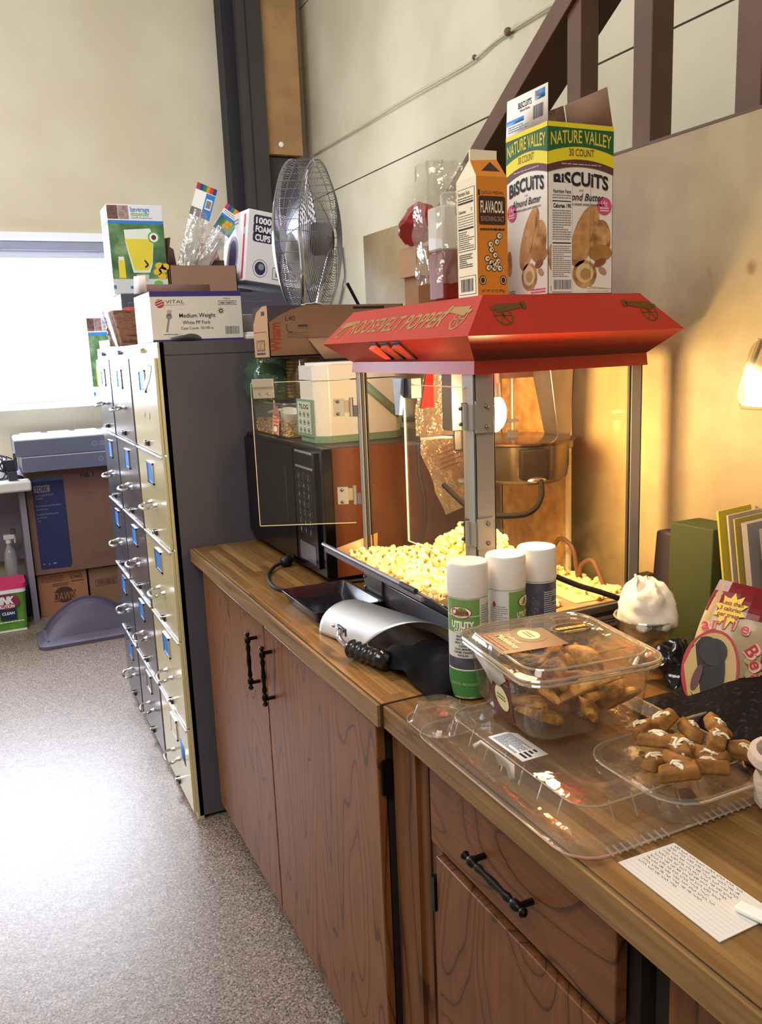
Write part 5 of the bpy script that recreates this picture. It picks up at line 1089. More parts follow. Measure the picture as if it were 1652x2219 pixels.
# lid of a bin
M_LID = mat('#5b566a', .55, bump=.2, bscale=300)
tl = thing('bin_lid', 'grey arched swing lid of a rubbish bin lying on the floor before the cartons', 'bin lid', (.42, 4.78, 0))
def arch(x0, x1, h, n=20): return [(x0 + (x1 - x0) * i / n, .045 + h * math.sin(PI * i / n) ** .8) for i in range(n + 1)]
b = MB(); b.loft([[(x, y, z) for x, y in rrect(*r, .05)] for r, z in (((.155, 4.63, .687, 4.945), .001), ((.155, 4.63, .687, 4.945), .018), ((.180, 4.655, .678, 4.92), .030), ((.190, 4.665, .672, 4.91), .048))], M_LID)
P_ = [(.20, .04)] + arch(.20, .668, .150) + [(.668, .04)]
b.loft([[(x, 4.665 + .055 * math.sin(t * PI / 2) ** 1.5 * 1, .04 + (z - .04) * k) for x, z in P_] for k, t in ((.02, 0), (.35, .25), (.62, .45), (.85, .70), (1.0, 1.0))], M_LID, caps=(True, True))
b.loft([[(x, 4.86, z + .010) for x, z in P_], [(x, 4.90, z) for x, z in P_]], M_LID, smooth=False)
b.build('frame', tl, world=tl)
b = MB(); A = [(.208, .05)] + arch(.208, .660, .146); b.loft([[(x, 4.724, z) for x, z in A + [(.660, .04)]], [(x, 4.856, z) for x, z in A + [(.660, .04)]]], mat('#514c5e', .5), smooth=False); b.build('swing_flap', tl, world=tl)
b = MB(); b.box((.21, 4.719, .05), (.36, 4.7235, .115), BLK)
# bucket and spray bottle
bu = thing('cleaner_bucket', 'green square tub with a pink and white lid at the left edge of the floor', 'tub', (.03, 5.19, 0))
b = MB(); b.loft([[(x, y, z) for x, y in rrect(*r, .03)] for r, z in (((-.07, 5.09, .125, 5.285), .001), ((-.08, 5.08, .135, 5.295), .235))], mat('#5f9a32', .4, var=.25, vscale=7)); G = Face((-.08, 5.078, .0), (1, 0, 0), (0, -.05, 1))
b.txt(G, 'PINK', .055, .170, .040, WHT, w=.095, l=3, bold=.06, shear=.2); b.txt(G, 'SOLUTION', .050, .145, .018, WHT, w=.10, l=3, bold=.04, shear=.1); b.ell(G, .11, .18, .07, .045, mat('#8c2a4a', .5), 1); b.rect(G, .07, .075, .155, .135, mat('#1c2c4e', .5), 1); b.txt(G, 'CLEAN', .08, .105, .016, WHT, w=.065, l=3, bold=.03); b.lines(G, .06, .055, .19, .068, 1, WHT, 2); b.rect(G, .01, .002, .20, .014, WHT, 1)
b.build('body', bu, world=bu)
b = MB(); b.loft([[(x, y, z) for x, y in rrect(*r, .03)] for r, z in (((-.083, 5.077, .138, 5.298), .225), ((-.083, 5.077, .138, 5.298), .250))], WHT); b.loft([[(x, y, z) for x, y in rrect(-.086, 5.074, .141, 5.301, .03)] for z in (.250, .276)], mat('#d83a6a', .5)); b.build('lid', bu, world=bu)
b = MB(); b.box((-.25, 5.34, .001), (.16, 5.6, .20), mat('#3a3a48', .6)); single(b, 'dark_crate', 'dark low crate under the side table behind the green tub', 'crate', (-.05, 5.45, .001), bevel=.004)
sb = thing('spray_bottle', 'clear trigger spray bottle standing behind the green tub', 'spray bottle', (.085, 5.42, .2005))
b = MB(); b.lathe([(.032, 0), (.037, .01), (.037, .16), (.030, .20), (.013, .235), (.013, .25)], film('clear_bottle', '#d5d9e6', .15, .25, .1), TM((.085, 5.42, .2005)), n=20); b.build('bottle', sb, world=sb)
b = MB(); b.lathe([(.016, .248), (.016, .275)], WHT, TM((.085, 5.42, .2005)), n=14); b.box((.06, 5.40, .472), (.12, 5.44, .50), WHT); b.box((.10, 5.405, .50), (.13, 5.435, .53), mat('#55586a', .5)); b.box((.115, 5.412, .445), (.125, 5.43, .49), WHT); b.build('trigger_head', sb, world=sb, bevel=.003)
ta = thing('side_table', 'white edged table at the left edge under the window', 'table', (-.4, 5.4, 0))
b = MB(); b.box((-1.2, 5.13, .785), (.235, 5.262, .845), mat('#d9d5cc', .5)); b.box((-1.2, 5.26, .785), (.20, 5.70, .844), mat('#d9d5cc', .5)); b.build('tabletop', ta, world=ta, bevel=.012, seg=3)
b = MB(); b.box((.166, 5.22, .0), (.198, 5.68, .785), mat('#85808c', .6)); b.build('side_panel', ta, world=ta)
b = MB(); b.box((-1.15, 5.62, .30), (.17, 5.64, .785), mat('#8a8492', .6)); b.build('shaded_wall_sheet', ta, world=ta)  # added sheet, grey for the shade on the wall under the table
b = MB(); b.grid(lambda u, v: (-.15 + .36 * u, 5.25 + .22 * v, .848 + max(0, .13 * math.sin(PI * u) ** .6 * math.sin(PI * v) ** .6 + .05 * nz((u * 6, v * 5, 3)))), 22, 14, mat('#c9c9d4', .4)); single(b, 'crumpled_plastic', 'crumpled whitish plastic sheeting heaped on the side table', 'plastic sheeting', (.03, 5.36, .846))
cb_ = MB()
for k in range(4): cb_.tube(spline([(-.1, 5.24, .99 + .02 * k), (.06 + .03 * k, 5.21, 1.0 - .01 * k), (.11 - .02 * k, 5.19, .93), (.10 + .02 * k, 5.2, .87), (.05, 5.22, .855)], 7), .004, BLK, n=6)
single(cb_, 'tangled_cables', 'tangle of thin black cables hanging over the plastic on the side table', 'cables', (.06, 5.21, .85))
b = MB(); b.box((.10, 5.19, .90), (.165, 5.23, .965), mat('#26242e', .5)); b.box((.12, 5.18, .85), (.17, 5.23, .90), mat('#33313c', .5)); b.tube([(.168, 5.2, .9), (.168, 5.2, 1.0)], .010, mat('#3c3a46', .5)); single(b, 'power_adapter', 'dark power adapters beside the grey equipment boxes', 'adapter', (.14, 5.2, .85), bevel=.005)
b = MB(); b.box((.363, 1.352, .0005), (.371, 1.362, .006), BLK); single(b, 'black_speck', 'tiny black crumb on the speckled floor below the oak doors', 'crumb', (.367, 1.357, .0005))
# ================================================================ front of the counter
ZC = .9145
# black tray / plastic sheet
M_BP = mat('#16131a', .28, coat=.3)
b = MB(); b.loft([[(x, y, z) for x, y in rrect(*r, .012)] for r, z in (((.622, 1.665, .762, 1.855), ZC), ((.606, 1.65, .775, 1.872), ZC + .030), ((.612, 1.656, .769, 1.866), ZC + .030), ((.630, 1.672, .755, 1.848), ZC + .004))], M_BP, smooth=False, caps=(True, True))
single(b, 'black_tray', 'shallow glossy black plastic tray lying behind the silver scoop', 'tray', (.70, 1.76, ZC), bevel=.001)
# power cord with plug
pc = thing('plug_lead', 'black power cord with its plug lying looped before the microwave', 'cord', (.66, 2.0, ZC))
b = MB(); b.tube(spline([(.725, 2.185, ZC + .012), (.69, 2.165, ZC + .010), (.650, 2.10, ZC + .006), (.630, 2.02, ZC + .006), (.632, 1.955, ZC + .006), (.668, 1.915, ZC + .006), (.73, 1.912, ZC + .006), (.80, 1.925, ZC + .006), (.86, 1.915, ZC + .006)], 9), .0048, BLK, n=8); b.build('cable', pc, world=pc)
b = MB(); b.lathe([(.007, 0), (.013, .006), (.016, .016), (.016, .030), (.012, .036)], BLK, ZTO((.715, 2.178, ZC + .014), (.7, .5, .02)), n=12); b.build('plug', pc, world=pc)
# silver scoop
M_AL = mat('#dcdcdc', .40, .80)
sp = thing('popcorn_scoop', 'curved silver metal popcorn scoop lying mouth down with black ribbed handle', 'scoop', (.66, 1.50, ZC))
def scp(u, v):
    # u across (front edge to rear), v along the counter from far rounded end to near mouth
    a = PI * (.03 + .86 * u); r = .074
    x = .668 - r * math.cos(a) * (1.0); z = ZC + .004 + .066 * math.sin(a)
    y0 = 1.615 - .03 * (abs(u - .35) * 1.6) ** 2; y1 = 1.345 + .10 * (1 - u) ** 1.5 * (1 if u < 1 else 0)
    yy = y0 + (y1 - y0) * v
    return (x + .004 + (1.615 - yy) * .17, yy, z - .010 * (1 - v))
b = MB(); b.grid(scp, 26, 20, M_AL); b.build('curved_blade', sp, world=sp, solid=-.0014)
b = MB(); b.box((.604, 1.475, ZC + .030), (.608, 1.515, ZC + .045), STEEL, None)
b.tube(spline([(.604, 1.505, ZC + .036), (.598, 1.485, ZC + .040), (.588, 1.462, ZC + .034), (.592, 1.440, ZC + .024)], 6), .006, CHROME, n=10)
for yy in (1.512, 1.535): b.ball((.605, yy, ZC + .036), .004, STEEL)
b.build('handle_bracket', sp, world=sp)
b = MB(); hp = Vector((.598, 1.440, ZC + .020)); hd = Vector((.030, -.105, .0)); prof = [(.010, 0)]; Lh = hd.length
for k in range(6): prof += [(.015, Lh * (k + .15) / 6.3), (.0185, Lh * (k + .5) / 6.3), (.015, Lh * (k + .85) / 6.3)]
prof += [(.0185, Lh * .97), (.012, Lh * 1.04), (.0, Lh * 1.06)]
b.lathe(prof, mat('#101014', .2, coat=.5), ZTO(hp, hd), n=20); b.build('ribbed_handle', sp, world=sp)
# black cloth / glove
M_BC = mat('#070609', .8, spec=.15)
b = MB(); b.grid(lambda u, v: (.628 + .155 * u + .010 * nz((u * 3, v * 3, 4)), 1.185 + .225 * v - .04 * u, ZC + .002 + max(0, .050 * math.sin(PI * min(1, u * .8 + .1)) * math.sin(PI * v) ** .5 + .022 * nz((u * 3.5, v * 4, 9)))), 22, 26, M_BC)
single(b, 'black_cloth', 'rumpled black cloth under the near end of the silver scoop', 'cloth', (.70, 1.3, ZC), solid=.002)

# aerosol cans
LG = mat('#6f9a4e', .45, var=.08, vscale=20); LGD = mat('#3f7f3c', .45); SIL = mat('#d6d8d2', .45); PH = mat('#4a4a58', .5, var=.4, vscale=40); OVR = mat('#b52a30', .5)
def can(cx, cy, label, th, style):
    t = thing('aerosol_can', label, 'spray can', (cx, cy, ZC)); r = .0335; H_ = .178
    b = MB(); b.lathe([(.0, .001), (r - .002, .001), (r + .001, .003), (r, .006), (r, H_), (r + .0012, H_ + .002), (r - .004, H_ + .006), (.0, H_ + .008)], STEEL, TM((cx, cy, ZC)), n=40)
    def cf(u, v, l): a = th + u / r; q = r + .0002 + l; return Vector((cx + q * math.cos(a), cy + q * math.sin(a), ZC + v))
    F = Face((0, 0, 0), (1, 0, 0), (0, 0, 1), cf); C = 2 * PI * r
    b.rect(F, -C / 2, .006, C / 2, H_ - .002, SIL, 0, 48)
    if style == 0:
        b.rect(F, -.045, .006, .033, .052, LGD, 1, 20); b.rect(F, -.045, .052, .033, .054, WHT, 2, 20); b.rect(F, -.045, .054, .033, .074, PH, 1, 20)
        b.rect(F, -.045, .118, .020, H_ - .003, LG, 1, 20); b.rect(F, .020, .118, .0205, H_ - .01, WHT, 2, 1); b.rect(F, -.045, .146, .022, .147, WHT, 2, 16)
        b.ell(F, -.014, .153, .020, .0105, OVR, 3); b.ell(F, -.014, .153, .0185, .0092, WHT, 4); b.txt(F, 'Claire', -.014, .1485, .011, OVR, w=.030, l=5, align='c', bold=.02)
        b.txt(F, 'UTILITY', -.010, .1265, .011, WHT, w=.040, l=3, align='c', bold=.05); b.txt(F, 'CLEANER', -.010, .1185, .0065, WHT, w=.030, l=3, align='c', bold=.04)
        for i, (tx, ww) in enumerate((('READY TO USE', .022), ('HEAVY FOAM', .024), ('SPRAY CLEANER', .028), ('CLEANS', .014), ('GLASS, MIRRORS', .028), ('CHROME, STAINLESS', .032), ('PORCELAIN', .018))): b.txt(F, tx, -.010, .110 - i * .0055, .0034, INK, w=ww, l=3, align='c', bold=.02)
        b.lines(F, .023, .060, .052, .165, 26, GREYT, 1, 4, .4); b.txt(F, 'CAUTION / PRECAUCION', -.010, .026, .0045, mat('#a8c49a', .5), w=.05, l=2, align='c')
    else:
        col = LG if style == 1 else PH
        b.rect(F, .004, .006, .046, H_ - .004, col, 1, 16); b.lines(F, -.030, .030, .001, .150, 32, GREYT, 1, 6, .4)
        if style == 1: b.rect(F, .004, .006, .046, .05, LGD, 2, 12); b.ell(F, .036, .155, .016, .010, OVR, 3); b.ell(F, .036, .155, .0145, .0087, WHT, 4); b.txt(F, 'UTILITY', .018, .128, .009, WHT, w=.03, l=3, bold=.04); b.add([F.p(-.026, .152, 2), F.p(-.022, .146, 2), F.p(-.018, .152, 2), F.p(-.022, .158, 2)], [(0, 1, 2, 3)], OVR)
        else:
            b.rect(F, -.046, .006, .004, H_ - .004, PH, 1, 16); b.lines(F, .010, .03, .04, .16, 34, mat('#d8d8d8', .5), 2, 3, .35); b.txt(F, 'STAINLESS', -.012, .03, .012, WHT, w=.085, l=3, rot=PI / 2, bold=.02)
    b.build('body', t, world=t)
    b = MB(); b.lathe([(r + .0008, H_ - .001), (r + .0012, H_ + .002), (r + .0012, H_ + .052), (r - .001, H_ + .0555), (r - .006, H_ + .0565), (r - .008, H_ + .0555), (.012, H_ + .0555), (.010, H_ + .0565), (0, H_ + .0565)], mat('#dfdbd4', .4), TM((cx, cy, ZC)), n=40); b.build('cap', t, world=t)
A0 = math.atan2(-1.15, -.70)
can(.708, 1.177, 'aerosol can with a green cleaner label, nearest the counter edge of the three', A0, 0)
can(.787, 1.182, 'middle one of three white capped aerosol cans, half green label with small print', A0, 1)
can(.862, 1.196, 'aerosol can with a dark grey label, furthest right of the three', A0, 2)

# clear containers
M_PET = film('clear_pet', '#fbf6ee', .07, .05, .06, '#fff4e4', bump=.22, bscale=22)
M_RIM = film('clear_pet_rim', '#f1ebe0', .30, .22, .08, '#f2e6d6')
def rot2(x, y, a, cx, cy): return (cx + x * math.cos(a) - y * math.sin(a), cy + x * math.sin(a) + y * math.cos(a))
# lower wide tray
tr = thing('clear_tray', 'wide empty looking clear plastic tray with ribbed edge spread along the counter front', 'plastic tray', (.73, .90, ZC))
def ring_(x0, y0, x1, y1, r, z): return [(x, y, z) for x, y in rrect(x0, y0, x1, y1, r)]
b = MB()
b.loft([ring_(.552, .690, .915, 1.100, .045, ZC + .001), ring_(.560, .698, .907, 1.092, .045, ZC + .006), ring_(.585, .722, .885, 1.068, .04, ZC + .008), ring_(.592, .730, .878, 1.060, .035, ZC + .034), ring_(.602, .742, .868, 1.050, .03, ZC + .036), ring_(.640, .775, .84, 1.02, .03, ZC + .036), ring_(.645, .780, .835, 1.015, .03, ZC + .026)], M_PET, caps=(False, True))
b.build('tray_body', tr, world=tr)
b = MB()
b.tube([(x, y, ZC + .003) for x, y in rrect(.552, .690, .915, 1.100, .045)], .0016, M_RIM, closed=True, n=6); b.tube([(x, y, ZC + .036) for x, y in rrect(.594, .733, .876, 1.057, .035)], .0013, M_RIM, closed=True, n=6)
for k in range(9): b.tube([(.60 + .0105 * k, .700, ZC + .006), (.600 + .0105 * k, .686, ZC + .003)], .0016, M_RIM, n=5)
for k in range(9): b.tube([(.735 + .0105 * k, .700, ZC + .006), (.735 + .0105 * k, .686, ZC + .003)], .0016, M_RIM, n=5)
for k in range(6): b.tube([(.640 + .035 * k, .730, ZC + .009), (.640 + .035 * k, .742, ZC + .035)], .0014, M_RIM, n=5)
for k in range(7): b.tube([(.592, .78 + .042 * k, ZC + .009), (.602, .78 + .042 * k, ZC + .035)], .0012, M_RIM, n=5)
b.build('moulded_rim', tr, world=tr)
WLB = mat('#ebe8e2', .6)
b = MB(); F = Face((.603, .955, ZC + .0368), (0, -1, 0), (1, 0, 0)); b.poly(F, [(.0, .0), (.085, -.0), (.085, .042), (.012, .042), (.0, .03)], WLB, 1); b.lines(F, .006, .004, .060, .034, 13, mat('#5a5a60', .7), 2, 4, .45)
b.lines(F, .064, .006, .080, .036, 4, INK, 2, 4, .5)
G = Face((.5925, .955, ZC + .034), (0, -1, 0), (.008, 0, 1)); b.poly(G, [(-.002, .0), (.082, .0), (.082, -.020), (.070, -.026), (.060, -.012), (.045, -.018), (.03, -.004), (-.002, -.006), (-.02, -.022), (-.024, -.016)], WLB, 1)
b.build('torn_label', tr, world=tr, solid=.0004)
b = MB(); b.loft([ring_(.562, 1.045, .650, 1.150, .035, ZC + .001), ring_(.568, 1.050, .645, 1.145, .033, ZC + .008), ring_(.574, 1.056, .640, 1.140, .03, ZC + .030), ring_(.590, 1.07, .628, 1.125, .018, ZC + .033)], M_PET, caps=(False, True)); b.tube([(x, y, ZC + .003) for x, y in rrect(.560, 1.043, .652, 1.152, .035)], .0014, M_RIM, closed=True, n=6)
for q in ((.574, 1.075), (.574, 1.12), (.60, 1.056), (.64, 1.10)): b.tube([(q[0], q[1], ZC + .008), (q[0] + .003, q[1], ZC + .030)], .0014, M_RIM, n=5)
b.build('end_lobe', tr, world=tr)
# madeleine box on it
ma = thing('clear_pastry_box', 'deep clear plastic box with a brown Madeleines label holding pastries, on the wide tray', 'plastic box', (.745, .985, .952)); ang = -.12; cxm, cym = .748, .988; ZB = .9525
def rr_(hx_, hy_, r, z): return [(*rot2(x, y, ang, cxm, cym), z) for x, y in rrect(-hx_, -hy_, hx_, hy_, r)]
b = MB(); b.loft([rr_(.088, .095, .03, ZB), rr_(.094, .101, .032, ZB + .006), rr_(.104, .112, .035, ZB + .088), rr_(.113, .121, .04, ZB + .092), rr_(.113, .121, .04, ZB + .096)], M_PET, caps=(True, False)); b.build('base', ma, world=ma)
b = MB(); b.loft([rr_(.115, .123, .042, ZB + .094), rr_(.115, .123, .042, ZB + .099), rr_(.103, .111, .035, ZB + .100), rr_(.098, .106, .032, ZB + .108), rr_(.092, .100, .03, ZB + .107), rr_(.05, .05, .03, ZB + .106)], M_PET, caps=(False, True))
for z, hxx, hyy, w_ in ((.092, .1145, .1225, .0024), (.099, .115, .123, .0026), (.108, .100, .108, .0018)): b.tube(rr_(hxx, hyy, .04, ZB + z), w_, M_RIM, closed=True, n=6)
b.build('lid', ma, world=ma)
LBR = mat('#5a2414', .5); OVC = mat('#d8d29a', .5)
def mp(u, v, l): x, y = rot2(u, v, ang, cxm, cym); return Vector((x, y, ZB + .1085 + l))
def lab(u, v, l): return mp(-.100 + v, .098 - u, l)
F = Face((0, 0, 0), (1, 0, 0), (0, 1, 0), lab); b = MB()
b.poly(F, [(.030, -.004), (.125, -.004), (.125, .105), (.045, .105)], LBR, 1); b.poly(F, [(.118, .02), (.126, .03), (.126, .09), (.110, .105), (.122, .105), (.135, .03)], LBR, 1) if False else None
b.ell(F, .066, .070, .022, .016, OVC, 3, rot=0); b.lines(F, .052, .064, .080, .076, 2, mat('#6f7040', .6), 4, 3)
b.ell(F, .066, .070, .034, .027, mat('#3c1c14', .5), 2); b.txt(F, 'Traditional', .050, .036, .009, OVC, w=.045, l=3, shear=.2); b.txt(F, 'Madeleines', .048, .022, .012, OVC, w=.065, l=3, bold=.02, shear=.2); b.lines(F, .045, .002, .110, .016, 2, mat('#a87850', .6), 3, 8)
b.build('top_label', ma, world=ma)
def sd(u, v, l):
    k = v / .09; x, y = rot2(-.0945 - .010 * k - l, .075 - u, ang, cxm, cym); return Vector((x, y, ZB + .004 + v))
F = Face((0, 0, 0), (1, 0, 0), (0, 0, 1), sd); b = MB()
b.poly(F, [(.055, .0), (.118, .0), (.118, .070), (.045, .072), (.052, .03)], LBR, 1); b.ell(F, .088, .032, .022, .018, OVC, 3, rot=-.4); b.lines(F, .074, .028, .10, .038, 2, mat('#6f7040', .6), 4, 3); b.lines(F, .062, .056, .112, .066, 2, mat('#a87850', .6), 3, 8)
b.build('side_label', ma, world=ma)
b = MB(); b.poly(F, [(.0, .088), (.045, .090), (.100, .080), (.112, .068), (.085, .050), (.066, .052), (.060, .044), (.040, .058), (.010, .072)], WLB, 6); b.build('torn_price_label', ma, world=ma, solid=.0005)
b = MB(); F = Face((0, 0, 0), (1, 0, 0), (0, 1, 0), lambda u, v, l: mp(u, v, l)); YT = mat('#b39a3a', .5)
b.ring(F, .045, .035, .034, .022, .003, mat('#3a2c18', .5), 1); b.lines(F, .020, .026, .070, .044, 1, YT, 2, 3); b.lines(F, .026, .018, .064, .024, 1, YT, 2, 5); b.ring(F, .055, .085, .018, .008, .0015, M_RIM, 1); b.build('lid_print', ma, world=ma)
# pastries in it
M_PAS = blotch('baked_pastry', '#6a4114', '#a8762a', '#d6a757', 48, .6, .5, 160); M_PASL = mat('#caa05c', .6, var=.2, vscale=30)
M_ICE = mat('#efe3c6', .5)
def pastry(seed):
    rr = random.Random(seed); b = MB(); L, Wd, Hh = .095, .036, .013
    rings = []
    for k in range(9):
        t = k / 8; s_ = math.sin(PI * (.08 + .84 * t)) ** .6
        rings.append([((t - .5) * L, .10 * ((t - .5) * 1.6) ** 2 * .25 + Wd / 2 * s_ * math.cos(a) * (1 + .12 * nz((t * 4, a, seed))), Hh * s_ * max(-.35, math.sin(a)) * (1 + .18 * nz((t * 5, a, seed + 4)))) for a in (2 * PI * i / 12 for i in range(12))])
    b.loft(rings, M_PAS); return b
pp = [pastry(i) for i in range(4)]; pobj = []
spots = [(-.05, -.06, .014, .2), (.02, -.055, .014, 1.2), (.065, -.05, .016, -.4), (-.045, .0, .014, 1.7), (.03, .01, .016, .1), (.06, .05, .016, 1.1), (-.03, .065, .014, .5), (.0, -.03, .038, .8), (.05, -.02, .040, -.7), (-.04, .03, .038, 2.2), (.045, .045, .042, .3), (.0, .01, .058, 1.5), (.055, -.06, .040, .4), (-.05, -.03, .05, 1.9), (.03, .06, .06, .7), (.02, -.06, .055, 2.6), (-.02, .07, .05, 2.9), (.07, .02, .055, 1.5), (-.06, .05, .03, 1.0)]
for i, (u, v, z, a) in enumerate(spots):
    x, y = rot2(u, v, ang, cxm, cym); k = i % 4
    if i < 4: o = pp[k].build('pastry'); pobj.append(o)
    else: o = pobj[k].copy(); COL.objects.link(o)
    o.location = (x, y, ZB + z); o.rotation_euler = (.9 * math.sin(i * 2.1), .45 * math.cos(i * 1.7), a)
    tag(o, 'golden brown pastry piece inside the clear box with the Madeleines label', 'pastry', 'pastries in the clear box')
# iced biscuits at the right end of the tray
def iced(seed):
    b = MB(); rr = random.Random(seed); q = lambda a, d=.004: a + rr.uniform(-d, d)
    mb_ = mat('#8a5e26', .75, var=.35, vscale=60, bump=.5, bscale=150)
    low = [(q(-.026), q(-.012), -.008), (q(.024), q(-.015), -.008), (q(.030), q(.008), -.008), (q(.0), q(.016), -.008), (q(-.024), q(.010), -.008)]
    top = [(x * .92, y * .85, .009 + rr.uniform(-.002, .003)) for x, y, z in low]
    b.hexa(low, top, mb_); return b
icp = [iced(20 + i) for i in range(3)]; iob = []
sp_ = [(.725, .765, .3), (.722, .725, -.4), (.755, .755, .9), (.785, .770, .1), (.760, .800, -.8), (.815, .750, .5), (.775, .725, -.2), (.820, .800, 1.1), (.795, .825, .2), (.845, .735, -.6), (.765, .835, .6), (.840, .775, 1.2), (.80, .745, 2.0), (.742, .742, 1.5)]
for i, (x, y, a) in enumerate(sp_):
    x += .012; k = i % 3; o = thing('iced_biscuit', 'brown biscuit stick with white icing drizzle in the heap at the tray corner', 'biscuit', (x, y, ZC + .046 + .009 * (i % 3)), a, 'iced biscuits heaped at the right corner of the clear tray')
    o.rotation_euler = (.5 * math.sin(i * 3), .28 * math.cos(i * 2), a)
    if i < 3: bd = icp[k].build('biscuit_body', o, bevel=.004, seg=3); iob.append(bd)
    else: bd = iob[k].copy(); COL.objects.link(bd); bd.parent = o
    if i < 1:
        b = MB(); b.grid(lambda u, v: ((u - .5) * .030 * (1 - .5 * v) + .005 * math.sin(v * 7), (v - .5) * .016 + .004 * math.sin(u * 6), .0122 - .004 * abs(v - .5) * 2 + .0006), 8, 5, M_ICE); b.tube([(-.022, .004, .010), (-.01, .006, .0125), (.008, .002, .0130), (.022, .006, .009)], .0020, M_ICE, n=6); icn = b.build('icing', o, solid=.0015)
    else:
        c = icn.copy(); COL.objects.link(c); c.parent = o; c.scale = (.55 - .2 * (i % 2), .55 + .3 * (i % 3), .98)
b = MB(); b.loft([ring_(.700, .690, .965, .860, .05, ZC + .001), ring_(.694, .684, .972, .868, .05, ZC + .030), ring_(.70, .69, .965, .86, .05, ZC + .034)], M_PET, caps=(True, False)); b.tube([(x, y, ZC + .032) for x, y in rrect(.694, .684, .972, .868, .05)], .0018, M_RIM, closed=True, n=6)
single(b, 'clear_biscuit_tray', 'small clear plastic tray under the iced biscuits at the right', 'plastic tray', (.83, .775, ZC))

# glass jar with napkin
j = thing('glass_bowl', 'small footed glass bowl between the clear pastry box and the popcorn machine', 'bowl', (1.055, 1.13, ZC))
b = MB(); b.lathe([(.030, .001), (.034, .004), (.018, .02), (.020, .03), (.040, .05), (.052, .070), (.056, .090), (.053, .090), (.048, .070), (.03, .05), (0, .045)], film('bowl_glass', '#e9ece4', .20, .14, .04, '#b8b8a8'), TM((1.055, 1.13, ZC)), n=36, caps=(True, False))
b.tube([(1.055 + .0555 * math.cos(a), 1.13 + .0555 * math.sin(a), ZC + .090) for a in (2 * PI * i / 36 for i in range(36))], .002, film('glass_edge', '#d9dcd0', .4, .3, .05), closed=True, n=6); b.build('bowl_body', j, world=j)
b = MB(); rr = random.Random(4)
def nap(u, v):
    th = 2 * PI * u; ph = PI * v * .62; r = .051 * (1 + .20 * nz((math.cos(th) * 1.6, math.sin(th) * 1.6, ph * 1.8), 1.2, 3) + .08 * nz((math.cos(th) * 4, math.sin(th) * 4, ph * 3), 1.5, 9))
    return (1.055 + r * math.sin(ph) * math.cos(th), 1.13 + r * math.sin(ph) * math.sin(th), ZC + .098 + r * 1.15 * math.cos(ph))
b.grid(nap, 40, 22, mat('#ece3d2', .85))
b.grid(lambda u, v: (1.028 + .045 * u + .008 * nz((u * 3, v * 3, 1)), 1.118 + .012 * math.sin(u * 7) + .01 * v, ZC + .125 + .048 * v - .03 * u * v), 12, 8, mat('#ece3d2', .85))
single(b, 'crumpled_napkin', 'crumpled white paper napkin stuffed in the glass bowl', 'napkin', (1.055, 1.13, ZC + .08), solid=.0012)

# black bag with wrap, snack bag, sack
b = MB(); b.grid(lambda u, v: (.985 + .09 * u + .012 * nz((u * 5, v * 5, 7)), 1.085 - .10 * v - .02 * u, ZC + .004 + max(0, .072 * math.sin(PI * (.15 + .8 * u)) * math.sin(PI * (.1 + .85 * v)) + .02 * nz((u * 6, v * 6, 2)))), 26, 26, mat('#121016', .14, coat=.6))
single(b, 'black_plastic_bag', 'shiny black plastic bag bunched between the pastry box and the snack bag', 'plastic bag', (1.02, 1.03, ZC), solid=.001)
sn = thing('snack_bag', 'red and cream dog treat bag with a black dog and the words arlie Bear', 'snack bag', (1.03, .93, .94))
A_ = Vector((.960, .938, .932)); yd = Vector((.444, .177, .879)).normalized(); nd = Vector((-.551, -.721, .42)).normalized(); xd = yd.cross(nd).normalized(); nd = xd.cross(yd)
SW, SHt = .24, .205
def pil(u, v, l):
    uu, vv = u / SW, v / SHt; bulge = .026 * max(0, math.sin(PI * min(1, max(0, uu)))) ** .5 * max(0, math.sin(PI * min(1, max(0, vv * .9 + .06)))) ** .6
    return A_ + xd * (u - .012 * math.sin(PI * vv) + .055 * vv * (1 - uu) * .2) + yd * v + nd * (bulge + l + .003 * nz((uu * 5, vv * 5, 2)))
F = Face((0, 0, 0), (1, 0, 0), (0, 1, 0), pil)
M_SR = mat('#7c1418', .22, coat=.5); M_SC = mat('#a8906a', .4, coat=.3, var=.1)
b = MB(); nU, nV = 30, 26
b.grid(lambda u, v: tuple(pil(u * SW, v * SHt, 0)), nU, nV, M_SC); b.grid(lambda u, v: tuple(pil(u * SW, v * SHt, 0) - nd * (.8 * .026 * math.sin(PI * u) ** .5 * math.sin(PI * min(1, v * .9 + .06)) ** .6 + .002)), nU, nV, M_SC)
def patch(x0, y0, x1, y1, m_, l, top=None):
    n = 12
    for i in range(n):
        u0 = x0 + (x1 - x0) * i / n; u1 = x0 + (x1 - x0) * (i + 1) / n
        for k in range(6):
            va = y0 + (y1 - y0) * k / 6; vb = y0 + (y1 - y0) * (k + 1) / 6; b.add([F.p(u0, va, l), F.p(u1, va, l), F.p(u1, vb, l), F.p(u0, vb, l)], [(0, 1, 2, 3)], m_)
patch(0, .150, SW, SHt, M_SR, 4); patch(.10, .085, SW, .150, M_SR, 4)
rr = random.Random(6)
for i in range(70):
    u, v = rr.uniform(.075, SW - .006), rr.uniform(.003, .085)
    b.ell(F, u, v, .0085, .0065, mat('#5f4a30', .5), 5 + i * .1, n=12, rot=rr.random() * 3); b.ell(F, u, v + .0008, .0078, .0058, mat('#b39c72', .5), 5.3 + i * .1, n=12)
